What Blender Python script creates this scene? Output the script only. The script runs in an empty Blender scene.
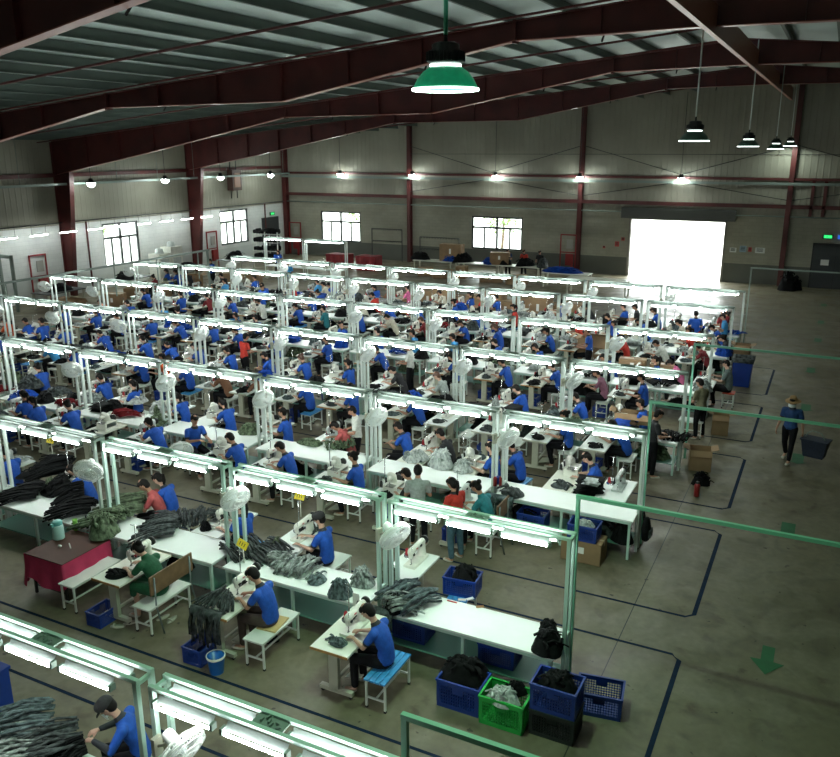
import bpy, bmesh, math, random
from mathutils import Vector, Matrix, noise
random.seed(7)
R = random.random
PI = math.pi
SC = bpy.context.scene
COL = SC.collection
V = Vector

# ------------------------------------------------------------------ camera
CAMZ = 7.4
F_PX, PITCH, YAW, ROLL = 818.876, .2749, .46605, -.00235
fw = V((-math.sin(YAW)*math.cos(PITCH), math.cos(YAW)*math.cos(PITCH), -math.sin(PITCH)))
r0 = V((math.cos(YAW), math.sin(YAW), 0)); u0 = r0.cross(fw)
rt = r0*math.cos(ROLL)+u0*math.sin(ROLL); up = -r0*math.sin(ROLL)+u0*math.cos(ROLL)
cd = bpy.data.cameras.new('camera'); cam = bpy.data.objects.new('camera', cd); COL.objects.link(cam)
cam.matrix_world = Matrix(((rt.x, up.x, -fw.x, 0), (rt.y, up.y, -fw.y, 0), (rt.z, up.z, -fw.z, CAMZ), (0, 0, 0, 1)))
cd.sensor_width = 36; cd.sensor_fit = 'HORIZONTAL'; cd.lens = F_PX/840*36; cd.clip_start = .1; cd.clip_end = 400
SC.camera = cam

def ray(px, py): return rt*((px-420)/F_PX) - up*((py-378.5)/F_PX) + fw
def atz(px, py, z):
    d = ray(px, py); t = (z-CAMZ)/d.z; return V((d.x*t, d.y*t, z))
def proj(x, y, z):
    w = V((x, y, z-CAMZ)); k = w.dot(fw)
    if k < .2: return (9999, 9999)
    return (420+F_PX*w.dot(rt)/k, 378.5-F_PX*w.dot(up)/k)
def seen(x, y, z=1., m=40):
    a, b = proj(x, y, z); return -m < a < 840+m and -m < b < 757+m*1.6
def x_for(px, y, z):              # the x at which a point at depth y, height z stands in column px
    lo, hi = -60., 30.
    for _ in range(50):
        m = (lo+hi)/2
        if proj(m, y, z)[0] < px: lo = m
        else: hi = m
    return m

# ------------------------------------------------------------------ materials
MATS = {}
def mat(name, col, rough=.6, metal=0., spec=.5, var=0., scale=4., emit=None, strength=0., col2=None, bump=0., trans=0., coat=0., det=4):
    if name in MATS: return MATS[name]
    m = bpy.data.materials.new(name); m.use_nodes = True; nt = m.node_tree; b = nt.nodes['Principled BSDF']
    b.inputs['Base Color'].default_value = (*col, 1); b.inputs['Roughness'].default_value = rough
    b.inputs['Metallic'].default_value = metal; b.inputs['Specular IOR Level'].default_value = spec
    b.inputs['Coat Weight'].default_value = coat
    if trans: b.inputs['Transmission Weight'].default_value = trans
    if emit:
        b.inputs['Emission Color'].default_value = (*emit, 1); b.inputs['Emission Strength'].default_value = strength
    if var or bump:
        tc = nt.nodes.new('ShaderNodeTexCoord'); nz = nt.nodes.new('ShaderNodeTexNoise')
        nz.inputs['Scale'].default_value = scale; nz.inputs['Detail'].default_value = det
        nt.links.new(tc.outputs['Object'], nz.inputs['Vector'])
        if var:
            mx = nt.nodes.new('ShaderNodeMix'); mx.data_type = 'RGBA'
            c2 = col2 or tuple(c*(1-var) for c in col)
            mx.inputs[6].default_value = (*col, 1); mx.inputs[7].default_value = (*c2, 1)
            rp = nt.nodes.new('ShaderNodeMapRange'); rp.inputs[1].default_value = .35; rp.inputs[2].default_value = .65
            nt.links.new(nz.outputs['Fac'], rp.inputs[0]); nt.links.new(rp.outputs[0], mx.inputs[0])
            nt.links.new(mx.outputs[2], b.inputs['Base Color'])
        if bump:
            bp = nt.nodes.new('ShaderNodeBump'); bp.inputs['Strength'].default_value = bump; bp.inputs['Distance'].default_value = .02
            nt.links.new(nz.outputs['Fac'], bp.inputs['Height']); nt.links.new(bp.outputs[0], b.inputs['Normal'])
    MATS[name] = m
    return m

red_steel = mat('red_steel', (.095, .016, .014), .55, var=.35, scale=1.2)
flange_lit = mat('red_flange_lit', (.24, .07, .05), .35, spec=.6)  # red steel made paler: light caught by the lower flanges, put into the colour
red_bright = mat('red_paint', (.26, .015, .015), .5)
green_grey = mat('grey_green_steel', (.20, .25, .22), .5)
aqua = mat('aqua_enamel', (.50, .68, .60), .4, spec=.5)
pipe_green = mat('green_pipe_enamel', (.19, .50, .34), .4)
white_post = mat('white_enamel_post', (.66, .73, .69), .4)
tube_m = mat('lamp_tube', (.9, .95, 1), .4, emit=(.93, 1., .97), strength=32.)
refl_m = mat('lamp_reflector', (.30, .35, .33), .4)
lamp_white = mat('high_bay_lens', (.9, .95, 1), .4, emit=(.90, 1., .97), strength=60.)
ring_white = mat('high_bay_ring', (.9, .95, 1), .4, emit=(.85, 1., .95), strength=2.5)
green_shade = mat('green_lamp_shade', (.02, .55, .27), .35, var=.35, scale=9, emit=(.01, .5, .22), strength=.1)
dark_shade = mat('dark_green_shade', (.03, .09, .06), .4)
black_metal = mat('black_metal', (.012, .014, .014), .4)
table_white = mat('white_laminate', (.83, .88, .84), .3, var=.06, scale=2)
table_cream = mat('cream_laminate', (.76, .77, .67), .35, var=.1, scale=3)
wood_edge = mat('wood_edge', (.42, .22, .07), .5, var=.3, scale=12)
stand_cream = mat('cream_enamel', (.47, .47, .37), .45, var=.2, scale=3)
machine_white = mat('machine_enamel', (.74, .74, .66), .3, var=.15, scale=9)
machine_grey = mat('machine_grey', (.50, .54, .52), .3, var=.15, scale=9)
chrome = mat('chrome', (.6, .6, .6), .2, metal=1)
thread_red = mat('red_thread', (.4, .02, .03), .7)
thread_black = mat('black_thread', (.02, .02, .02), .7)
thread_white = mat('white_thread', (.8, .8, .78), .7)
stool_white = mat('white_stool_paint', (.68, .72, .66), .4, var=.1)
stool_blue = mat('blue_stool_slats', (.05, .30, .66), .45, var=.2, scale=10)
rubber = mat('rubber', (.015, .015, .015), .8)
fan_white = mat('fan_plastic', (.82, .86, .82), .35)
fan_blade = mat('fan_blade', (.80, .86, .85), .3)
crate_blue = mat('blue_crate_plastic', (.008, .04, .26), .4, var=.15, scale=6)
crate_green = mat('green_crate_plastic', (.02, .45, .07), .4, var=.15, scale=6)
crate_black = mat('black_crate_plastic', (.012, .02, .018), .5)
carton_m = mat('carton', (.30, .19, .10), .8, var=.2, scale=3)
carton_in = mat('carton_inside', (.12, .075, .04), .9)
paper = mat('paper', (.8, .8, .76), .7)
yellow = mat('yellow_card', (.75, .58, .03), .6)
skin = mat('skin', (.42, .22, .14), .55, var=.1, scale=20)
skin2 = mat('skin_light', (.55, .33, .24), .55, var=.1, scale=20)
hair_m = mat('black_hair', (.008, .006, .005), .65, spec=.2, var=.4, scale=30)
hair_br = mat('brown_hair', (.10, .04, .02), .45, var=.4, scale=30)
lip_m = mat('lips', (.35, .09, .08), .5)
eye_m = mat('eyes', (.02, .015, .012), .3)
mask_m = mat('face_mask', (.75, .80, .80), .7)
trim_m = mat('dark_trim', (.012, .014, .02), .7)
shoe_m = mat('shoe', (.45, .43, .36), .6)
blackc = mat('black_trousers', (.008, .008, .010), .8, spec=.15, var=.3, scale=14, bump=.3)
brownc = mat('brown_trousers', (.06, .04, .03), .8, var=.3, scale=14, bump=.3)
jeans = mat('jeans', (.06, .13, .17), .8, var=.3, scale=16, bump=.3)
SH = {}
for n, c in dict(blue=(.008, .085, .46), sky=(.05, .30, .62), navy=(.01, .05, .17), red=(.55, .035, .02), maroon=(.22, .015, .02),
                 rose=(.48, .09, .09), pink=(.75, .16, .36), teal=(.02, .22, .26), grey=(.34, .38, .36), white=(.72, .74, .68),
                 cream=(.62, .58, .46), green=(.01, .095, .04), black=(.015, .015, .018), olive=(.17, .16, .09), plaid=(.25, .10, .15),
                 orange=(.65, .10, .02), brown=(.22, .10, .05), slate=(.15, .20, .20)).items():
    SH[n] = mat(n+'_shirt_cloth', c, .8, var=.25, scale=18, bump=.35)
CL = {}
for n, c in dict(black=(.006, .0065, .007), charcoal=(.02, .023, .023), grey=(.085, .095, .09), light=(.50, .54, .52), olive=(.035, .047, .028), slate=(.032, .042, .044), blue=(.008, .06, .36), red=(.2, .015, .02)).items():
    CL[n] = mat(n+'_garment_cloth', c, .8, spec=.15, var=.7, scale=13, bump=.6, col2=tuple(min(1, q*(4. if n in ('charcoal', 'grey', 'olive', 'slate') else .5)) for q in c))  # charcoal, grey, olive, slate: glints on the strips painted as paler patches

def brick_mat(name, c1, c2, mortar, band=None, sx=3.):
    m = bpy.data.materials.new(name); m.use_nodes = True; nt = m.node_tree; b = nt.nodes['Principled BSDF']
    tc = nt.nodes.new('ShaderNodeTexCoord'); sp = nt.nodes.new('ShaderNodeSeparateXYZ'); ad = nt.nodes.new('ShaderNodeMath'); cb = nt.nodes.new('ShaderNodeCombineXYZ')
    nt.links.new(tc.outputs['Object'], sp.inputs[0]); nt.links.new(sp.outputs[0], ad.inputs[0]); nt.links.new(sp.outputs[1], ad.inputs[1])
    nt.links.new(ad.outputs[0], cb.inputs[0]); nt.links.new(sp.outputs[2], cb.inputs[1])
    br = nt.nodes.new('ShaderNodeTexBrick'); br.inputs['Scale'].default_value = 1
    br.inputs['Brick Width'].default_value = .4; br.inputs['Row Height'].default_value = .2; br.inputs['Mortar Size'].default_value = .006
    br.inputs['Color1'].default_value = (*c1, 1); br.inputs['Color2'].default_value = (*c2, 1); br.inputs['Mortar'].default_value = (*mortar, 1)
    nt.links.new(cb.outputs[0], br.inputs['Vector'])
    out = br.outputs['Color']
    if band:
        gt = nt.nodes.new('ShaderNodeMath'); gt.operation = 'LESS_THAN'; gt.inputs[1].default_value = 1.08
        nt.links.new(sp.outputs[2], gt.inputs[0]); mx = nt.nodes.new('ShaderNodeMix'); mx.data_type = 'RGBA'
        nt.links.new(gt.outputs[0], mx.inputs[0]); nt.links.new(out, mx.inputs[6]); mx.inputs[7].default_value = (*band, 1); out = mx.outputs[2]
    nz = nt.nodes.new('ShaderNodeTexNoise'); nz.inputs['Scale'].default_value = .6; nz.inputs['Detail'].default_value = 5
    nt.links.new(tc.outputs['Object'], nz.inputs['Vector'])
    mr = nt.nodes.new('ShaderNodeMapRange'); mr.inputs[1].default_value = .3; mr.inputs[2].default_value = .7; mr.inputs[3].default_value = .8; mr.inputs[4].default_value = 1.05
    nt.links.new(nz.outputs['Fac'], mr.inputs[0])
    mm = nt.nodes.new('ShaderNodeMix'); mm.data_type = 'RGBA'; mm.blend_type = 'MULTIPLY'; mm.inputs[0].default_value = 1
    nt.links.new(out, mm.inputs[6]); nt.links.new(mr.outputs[0], mm.inputs[7]); nt.links.new(mm.outputs[2], b.inputs['Base Color'])
    b.inputs['Roughness'].default_value = .8
    return m
wall_m = brick_mat('painted_block_wall', (.33, .32, .25), (.30, .29, .23), (.25, .24, .19), band=(.12, .125, .105))
wall_l = brick_mat('white_painted_block_wall', (.74, .76, .73), (.71, .73, .70), (.60, .62, .60), band=(.62, .65, .62))
clad_m = mat('wall_cladding', (.29, .28, .22), .6, var=.18, scale=.5)
sheet_m = mat('roof_sheet', (.52, .62, .58), .5, var=.2, scale=.4)
purlin_m = mat('purlin_steel', (.10, .13, .11), .55, var=.2, scale=.7)

def floor_material():
    m = bpy.data.materials.new('worn_concrete'); m.use_nodes = True; nt = m.node_tree; b = nt.nodes['Principled BSDF']
    tc = nt.nodes.new('ShaderNodeTexCoord')
    def nz(scale, det, lo, hi, a, c, dist=0., sc=None):
        n = nt.nodes.new('ShaderNodeTexNoise'); n.inputs['Scale'].default_value = scale; n.inputs['Detail'].default_value = det; n.inputs['Distortion'].default_value = dist
        if sc:
            mp = nt.nodes.new('ShaderNodeMapping'); mp.inputs['Scale'].default_value = sc; nt.links.new(tc.outputs['Object'], mp.inputs[0]); nt.links.new(mp.outputs[0], n.inputs[0])
        else: nt.links.new(tc.outputs['Object'], n.inputs[0])
        r = nt.nodes.new('ShaderNodeMapRange'); r.inputs[1].default_value = lo; r.inputs[2].default_value = hi; r.inputs[3].default_value = a; r.inputs[4].default_value = c
        nt.links.new(n.outputs['Fac'], r.inputs[0]); return r.outputs[0]
    def mix(f, x, y, mode='MIX'):
        k = nt.nodes.new('ShaderNodeMix'); k.data_type = 'RGBA'; k.blend_type = mode
        for s, v in ((0, f), (6, x), (7, y)):
            if isinstance(v, (int, float)): k.inputs[s].default_value = v
            elif isinstance(v, tuple): k.inputs[s].default_value = (*v, 1)
            else: nt.links.new(v, k.inputs[s])
        return k.outputs[2]
    c = mix(nz(.35, 6, .38, .62, 0, 1, .6), (.18, .155, .095), (.135, .117, .07))
    c = mix(nz(1.7, 8, .50, .70, 0, .8, 1.), c, (.085, .072, .045))
    c = mix(nz(2.4, 7, .6, .7, 0, .7, .3), c, (.07, .045, .03))
    c = mix(nz(1.1, 6, .50, .8, 0, .5, .4, (1, .12, 1)), c, (.30, .28, .21))
    c = mix(nz(.9, 9, .46, .60, 0, .55, 1.6), c, (.225, .20, .14))
    c = mix(nz(9, 6, .3, .7, 0, .3), c, (.07, .06, .04))
    c = mix(nz(5, 3, .70, .73, 0, .8, .2), c, (.035, .025, .018))
    nt.links.new(c, b.inputs['Base Color'])
    nt.links.new(nz(1.2, 5, .35, .65, .34, .6, .5), b.inputs['Roughness'])
    b.inputs['Specular IOR Level'].default_value = .4
    return m

# ------------------------------------------------------------------ mesh building
class MB:
    def __init__(s): s.v = []; s.f = []; s.m = []; s.mats = []; s.cur = 0; s.smooth = []; s.sm = False
    def use(s, m):
        if m not in s.mats: s.mats.append(m)
        s.cur = s.mats.index(m); return s
    def add(s, vs, fs, sm=None):
        n = len(s.v); s.v += [tuple(q) for q in vs]
        for f in fs: s.f.append(tuple(n+i for i in f)); s.m.append(s.cur); s.smooth.append(s.sm if sm is None else sm)
        return s
    def box(s, x0, x1, y0, y1, z0, z1):
        return s.add([(x, y, z) for z in (z0, z1) for y in (y0, y1) for x in (x0, x1)], [(0, 2, 3, 1), (4, 5, 7, 6), (0, 1, 5, 4), (2, 6, 7, 3), (0, 4, 6, 2), (1, 3, 7, 5)], False)
    def cbox(s, c, d, rz=0, M=None):
        hx, hy, hz = d[0]/2, d[1]/2, d[2]/2; Q = M or Matrix.Rotation(rz, 3, 'Z'); c = V(c)
        return s.add([c+Q @ V((x, y, z)) for z in (-hz, hz) for y in (-hy, hy) for x in (-hx, hx)], [(0, 2, 3, 1), (4, 5, 7, 6), (0, 1, 5, 4), (2, 6, 7, 3), (0, 4, 6, 2), (1, 3, 7, 5)], False)
    def beam(s, a, b, w, h=None, upv=(0, 0, 1)):
        a = V(a); b = V(b); d = b-a; L = d.length; d.normalize(); h = h or w
        u = V(upv); sd = d.cross(u)
        if sd.length < 1e-3: sd = d.cross(V((0, 1, 0)))
        sd.normalize(); u = sd.cross(d)
        vs = [p+sd*(i*w/2)+u*(j*h/2) for p in (a, b) for j in (-1, 1) for i in (-1, 1)]
        return s.add(vs, [(0, 2, 3, 1), (4, 5, 7, 6), (0, 1, 5, 4), (2, 6, 7, 3), (0, 4, 6, 2), (1, 3, 7, 5)], False)
    def tube(s, pts, r, n=8, cap=True):
        pts = [V(p) for p in pts]; rs = r if isinstance(r, (list, tuple)) else [r]*len(pts); vs = []; fs = []
        ref = None
        for i, p in enumerate(pts):
            d = (pts[min(i+1, len(pts)-1)]-pts[max(i-1, 0)]); d.normalize()
            if ref is None: ref = V((0, 0, 1)) if abs(d.z) < .9 else V((1, 0, 0))
            a = d.cross(ref)
            if a.length < 1e-4: a = d.orthogonal()
            a.normalize(); b2 = a.cross(d); ref = b2
            for k in range(n): t = 2*PI*k/n; vs.append(p+(a*math.cos(t)+b2*math.sin(t))*rs[i])
        for i in range(len(pts)-1):
            for k in range(n): fs.append((i*n+k, i*n+(k+1) % n, (i+1)*n+(k+1) % n, (i+1)*n+k))
        s.add(vs, fs, True)
        if cap:
            m = len(s.v)-len(vs); s.f.append(tuple(m+k for k in range(n))[::-1]); s.m.append(s.cur); s.smooth.append(False)
            q = m+(len(pts)-1)*n; s.f.append(tuple(q+k for k in range(n))); s.m.append(s.cur); s.smooth.append(False)
        return s
    def lathe(s, prof, n=24, c=(0, 0, 0), M=None):
        c = V(c); vs = []; fs = []
        for (r, z) in prof:
            for k in range(n):
                t = 2*PI*k/n; p = V((r*math.cos(t), r*math.sin(t), z)); vs.append(c+(M @ p if M else p))
        for i in range(len(prof)-1):
            for k in range(n): fs.append((i*n+k, i*n+(k+1) % n, (i+1)*n+(k+1) % n, (i+1)*n+k))
        return s.add(vs, fs, True)
    def ell(s, c, r, n=14, M=None, nz=9):
        prof = []
        for i in range(nz+1):
            t = -PI/2+PI*i/nz; prof.append((max(1e-4, math.cos(t)), math.sin(t)))
        S = Matrix.Diagonal(V(r)); Q = (M @ S) if M else S
        return s.lathe(prof, n, c, Q)
    def quad(s, pts): return s.add(pts, [tuple(range(len(pts)))], False)
    def grid(s, fn, nu, nv, sm=True):
        vs = [fn(i/nu, j/nv) for j in range(nv+1) for i in range(nu+1)]
        return s.add(vs, [(j*(nu+1)+i, j*(nu+1)+i+1, (j+1)*(nu+1)+i+1, (j+1)*(nu+1)+i) for j in range(nv) for i in range(nu)], sm)
    def mesh(s, name):
        me = bpy.data.meshes.new(name); me.from_pydata(s.v, [], s.f)
        for m in s.mats: me.materials.append(m)
        me.polygons.foreach_set('material_index', s.m); me.polygons.foreach_set('use_smooth', s.smooth); me.update()
        return me
    def build(s, name, parent=None, m=None):
        if m is not None and not s.mats: s.mats.append(m)
        return link(name, s.mesh(name), parent)

def link(name, me, parent=None):
    o = bpy.data.objects.new(name, me); COL.objects.link(o)
    if parent: o.parent = parent
    return o
def empty(name, loc=(0, 0, 0), rz=0):
    o = bpy.data.objects.new(name, None); COL.objects.link(o); o.location = loc; o.rotation_euler = (0, 0, rz); o.empty_display_size = .1
    return o
def tag(o, label, cat, group=None):
    o['label'] = label; o['category'] = cat
    if group: o['group'] = group
    return o
def struct(o, label=None):
    o['kind'] = 'structure'
    if label: o['label'] = label
    return o
KIDS = {}
def kids(o):
    if o.name not in KIDS: KIDS[o.name] = list(o.children)
    return KIDS[o.name]
def dup(o, loc=None, rz=None, parent=None, scale=None):
    c = o.copy(); COL.objects.link(c)
    if parent: c.parent = parent
    for ch in kids(o): dup(ch, parent=c)
    if loc is not None: c.location = loc
    if rz is not None: c.rotation_euler = (0, 0, rz)
    if scale: c.scale = scale
    return c
PROTOS = []
def proto(o): PROTOS.append(o); return o
def kill_protos():
    def rec(o):
        for ch in list(o.children): rec(ch)
        bpy.data.objects.remove(o)
    for o in PROTOS: rec(o)

ORD = ['', 'second ', 'third ', 'fourth ', 'fifth ', 'sixth ', 'seventh ', 'eighth ', 'ninth ', 'tenth ', 'eleventh ', 'twelfth ', 'thirteenth ', 'fourteenth ', 'fifteenth ', 'sixteenth ', 'seventeenth ', 'eighteenth ', 'nineteenth ', 'twentieth ', 'twenty-first ', 'twenty-second ', 'twenty-third ', 'twenty-fourth ', 'twenty-fifth ', 'twenty-sixth ', 'twenty-seventh ', 'twenty-eighth ', 'twenty-ninth ', 'thirtieth ']
ROWN = {'A': 'nearest lamp row', 'B': 'second lamp row', 'C': 'third lamp row', 'D': 'fourth lamp row', 'E': 'fifth lamp row', 'F': 'sixth lamp row', 'G': 'seventh lamp row', 'H': 'short last lamp row'}
PENDING = {}                     # (category, where) -> [(x, object, look)]
def later(o, look, cat, where, group=None):
    o['category'] = cat
    if group: o['group'] = group
    PENDING.setdefault((cat, where), []).append((o.location.x, o, look))
    return o
def finish_labels():
    for (cat, where), L in PENDING.items():
        L.sort(key=lambda t: -t[0])
        for i, (x, o, look) in enumerate(L):
            n_ = (ORD[i] if i < len(ORD) else f'{i+1}th ')
            o['label'] = f'{look}, {n_}{cat} from right {where}' if i else f'{look}, rightmost {cat} {where}'

# ------------------------------------------------------------------ building shell
XL, XR, YB, YF = -35.5, 28.9, -7.5, 49.2
RIDGE = -3.3
def zroof(x): return 8.0+.0925*(min(x, 2*RIDGE-x)-XL) if True else 0
b = MB(); b.use(floor_material()); b.box(XL, XR, YB, YF, -.2, 0); struct(b.build('floor'))
b = MB(); b.use(mat('yard_concrete', (.45, .44, .41), .8, var=.1)); b.box(-90, 60, YF+.0, 150, -.25, -.02); struct(b.build('ground'))
b = MB(); b.use(MATS['yard_concrete']); b.box(-120, XL-.0, -20, 49.2, -.25, -.02); struct(b.build('ground.001'))

def wall_panels(horiz, c0, lo, hi, ztop, holes, T=.24, base='wall'):
    # horiz: wall runs along x (far wall) or y (left wall); holes (a0,a1,z0,z1)
    b = MB()
    xs = sorted({lo, hi, *[h[0] for h in holes], *[h[1] for h in holes]})
    for i in range(len(xs)-1):
        a0, a1 = xs[i], xs[i+1]; hs = [h for h in holes if h[0] <= a0 and h[1] >= a1]
        zs = [(0, ztop)]
        for h in hs: zs = [(0, h[2]), (h[3], ztop)]
        for z0, z1 in zs:
            if z1-z0 < .01: continue
            if horiz: b.box(a0, a1, c0, c0+T, z0, z1)
            else: b.box(c0-T, c0, a0, a1, z0, z1)
    return b
GATE = (-10.83, -5.6, 0, 3.32)
FW = [(-32.54, -29.3, 1.07, 3.14), (-21.0, -17.55, 1.1, 3.17)]
b = wall_panels(True, YF, XL, XR, 3.9, [GATE]+FW); b.mats = [wall_m]; struct(b.build('wall_far'))
LW = [(32.35, 34.95, 1.1, 3.46), (42.0, 44.85, 1.3, 3.5)]
b = wall_panels(False, XL, YB, YF, 3.62, LW); b.mats = [wall_l]; struct(b.build('wall_left'))
# corrugated upper cladding as one ribbed sheet per wall
def ribs_x(b, x0, x1, y, z0, zt, step=.32):
    n = int((x1-x0)/step); vs = []; fs = []
    for i in range(n):
        xa = x0+i*step
        for dx, dy in ((0, 0), (step*.7, 0), (step*.78, -.012), (step*.92, -.012)):
            vs.append((xa+dx, y+dy, z0)); vs.append((xa+dx, y+dy, zt(xa+dx)))
    for i in range(len(vs)//2-1): fs.append((2*i, 2*i+2, 2*i+3, 2*i+1))
    b.add(vs, fs, False)
b = MB().use(clad_m); ribs_x(b, XL, XR, YF+.02, 3.88, zroof)
b.box(XL, XR, YF+.06, YF+.12, 3.88, 8.0)
b.add([(XL, YF+.1, 7.9), (XR, YF+.1, 7.9), (RIDGE, YF+.1, zroof(RIDGE))], [(0, 1, 2)])
struct(b.build('wall_far_upper'))
b = MB().use(clad_m)
n = int((YF-YB)/.32); vs = []
for i in range(n):
    for dy, dx in ((0, 0), (.224, 0), (.25, .012), (.294, .012)):
        vs += [(XL-.02+dx, YB+i*.32+dy, 3.6), (XL-.02+dx, YB+i*.32+dy, 8.02)]
b.add(vs, [(2*i, 2*i+1, 2*i+3, 2*i+2) for i in range(len(vs)//2-1)], False); b.box(XL-.12, XL-.06, YB, YF, 3.6, 8.02)
struct(b.build('wall_left_upper'))
b = MB().use(clad_m); b.box(XR, XR+.2, YB, YF, 0, 8.02); struct(b.build('wall_right'))
b = MB().use(clad_m); b.add([(XL, YB, 0), (XR, YB, 0), (XR, YB, 8), (RIDGE, YB, zroof(RIDGE)), (XL, YB, 8)], [(0, 1, 2, 3, 4)])
b.add([(XL, YB-.2, 0), (XR, YB-.2, 0), (XR, YB-.2, 8), (RIDGE, YB-.2, zroof(RIDGE)), (XL, YB-.2, 8)], [(4, 3, 2, 1, 0)]); struct(b.build('wall_back'))
b = MB().use(sheet_m)
for sgn in (-1, 1):
    xe = XL-.2 if sgn < 0 else XR+.2
    ze = zroof(XL)
    a = [(xe, YB-.2, ze), (RIDGE, YB-.2, zroof(RIDGE)), (RIDGE, YF+.2, zroof(RIDGE)), (xe, YF+.2, ze)]
    if sgn > 0: a = a[::-1]
    b.add(a, [(0, 1, 2, 3)]); b.add([(x, y, z+.08) for x, y, z in a], [(3, 2, 1, 0)])
struct(b.build('ceiling'))
# purlins : z sections along y, one object each
pm = MB().use(purlin_m)
pm.box(-.03, .0, 0, YF-YB, -.24, 0).box(-.0, .07, 0, YF-YB, -.255, -.24).box(-.09, -.03, 0, YF-YB, -.015, 0)
pme = pm.mesh('roof_purlin')
x = XL+.6
while x < XR-.4:
    if abs(x-RIDGE) > .3 and x < 6:
        o = link('roof_purlin', pme); o.location = (x, YB, zroof(x)-.01); struct(o)
    x += 1.43
# steel portal frames
BOT = [(-35.2, 6.15), (-29.0, 7.2), (-21.2, 8.64), (-14.4, 8.66), (-7.5, 9.88), (-3.3, 9.93)]
BOT += [(2*RIDGE-x, z) for x, z in BOT[-2::-1]]
def ztop_r(x): return zroof(x)-.27
def web(b, y, pts_lo, pts_hi, t=.02):
    n = len(pts_lo); vs = []
    for yy in (y-t/2, y+t/2):
        for (x, z) in pts_lo: vs.append((x, yy, z))
        for (x, z) in pts_hi: vs.append((x, yy, z))
    N = 2*n
    for i in range(n-1):
        b.add([vs[i], vs[i+1], vs[n+i+1], vs[n+i]], [(0, 1, 2, 3)]); b.add([vs[N+i], vs[N+i+1], vs[N+n+i+1], vs[N+n+i]], [(3, 2, 1, 0)])
def frame(Y):
    root = empty('steel_portal_frame', (0, Y, 0)); struct(root)
    b = MB().use(red_steel)
    lo = BOT; hi = [(x, ztop_r(x)) for x, z in BOT]
    web(b, 0, lo, hi)
    for P in (lo, hi):
        b.use(flange_lit if P is lo else red_steel)
        for (x0, z0), (x1, z1) in zip(P[:-1], P[1:]): b.beam((x0, 0, z0), (x1, 0, z1), .26, .022)
    b.use(red_steel)
    for xs in [-33, -30.8, -28.6, -26.4, -24.2, -21.2, -19., -16.7, -14.4, -12.2, -10, -7.5, -5.4, -1.1, 1, 3, 5]:
        for (x0, z0), (x1, z1) in zip(lo[:-1], lo[1:]):
            if x0 <= xs <= x1: zb = z0+(z1-z0)*(xs-x0)/(x1-x0)
        big = xs in (-21.2, -7.5)
        b.box(xs-.008-(.03 if big else 0), xs+.008+(.03 if big else 0), -.125, .125, zb-(.06 if big else 0), ztop_r(xs)+(.03 if big else 0))
    b.build('rafter', root)
    for sx, X0 in ((1, XL), (-1, XR)):
        c = MB().use(red_steel)
        web(c, 0, [(X0+sx*.03, 0), (X0+sx*.03, 7.0), (X0+sx*.03, ztop_r(XL))], [(X0+sx*.5, 0), (X0+sx*1.15, 6.2), (X0+sx*1.2, ztop_r(XL)+.1)], .034)
        c.beam((X0+sx*.5, 0, 0), (X0+sx*1.18, 0, 6.25), .26, .022, (sx, 0, 0)); c.beam((X0+sx*.03, 0, 0), (X0+sx*.03, 0, 7.7), .26, .022, (sx, 0, 0))
        c.box(min(X0, X0+sx*1.2), max(X0, X0+sx*1.2), -.13, .13, 6.1, 6.13)
        c.build('column', root)
    for xs in (-33, -28.6, -24.2, -19, -14.4, -10, -5.4):      # knee braces to the purlins
        s_ = MB().use(black_metal); s_.beam((xs, .1, ztop_r(xs)-.75), (xs+.05, .75, zroof(xs)-.2), .035); s_.build('knee_brace', root)
for Y in (.9, 9.9, 20.1, 29.7, 39.3): frame(Y)
# strut lines between frames, along x and ridge
for i, Y in enumerate((5.7, 15.3, 24.9, 34.5, 44.2)):
    b = MB().use(red_steel)
    b.tube([(XL+.1, Y, zroof(XL)-.42), (RIDGE, Y, zroof(RIDGE)-.42)], .035, 6)
    struct(b.build('roof_strut'))
for i, Y in enumerate((9.6, 19.2, 28.8, 38.4)):
    b = MB().use(red_steel)
    b.beam((XL+.1, Y, zroof(XL)-.33), (RIDGE, Y, zroof(RIDGE)-.33), .05); struct(b.build('roof_strut'))
b = MB().use(mat('ridge_steel', (.34, .13, .08), .4)); b.box(-2.94, -2.82, .9, YF-.3, 9.72, 9.74).box(-2.9, -2.86, .9, YF-.3, 9.74, 10.35)
struct(b.build('ridge_beam'))
# gable columns and girts
for i, xc in enumerate((-25.4, -13.9, -2.45, 9.0)):
    b = MB().use(red_steel); zt = zroof(xc)-.1
    b.box(xc-.13, xc+.13, YF-.03, YF-.01, 0, zt).box(xc-.01, xc+.01, YF-.3, YF-.03, 0, zt).box(xc-.13, xc+.13, YF-.32, YF-.3, 0, zt); struct(b.build('gable_column'))
b = MB().use(red_steel); b.box(XL+.05, XL+.35, YF-.4, YF-.37, 0, 7.8).box(XL+.05, XL+.35, YF-.05, YF-.02, 0, 7.8).box(XL+.19, XL+.21, YF-.37, YF-.05, 0, 7.8); struct(b.build('gable_column'))
for z, h in ((4.28, .2), (5.72, .14)):
    b = MB().use(red_steel); b.box(XL+.1, 9, YF-.2, YF-.04, z-h/2, z+h/2); struct(b.build('wall_girt'))
b = MB().use(red_steel); b.box(XL+.03, XL+.15, YB, YF-.4, 6.0, 6.2); struct(b.build('wall_girt'))
b = MB().use(green_grey); b.box(XL+.1, 9, YF-.5, YF-.44, 5.42, 5.56); struct(b.build('cable_tray'))
b = MB().use(green_grey); b.box(XL+.75, XL+.82, 20, YF-.5, 5.62, 5.74)
for yy in range(21, 49, 3): b.tube([(XL+.78, yy, 5.7), (XL+.78, yy, zroof(XL+.8)-.2)], .012, 5)
struct(b.build('cable_tray.001'))
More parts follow.
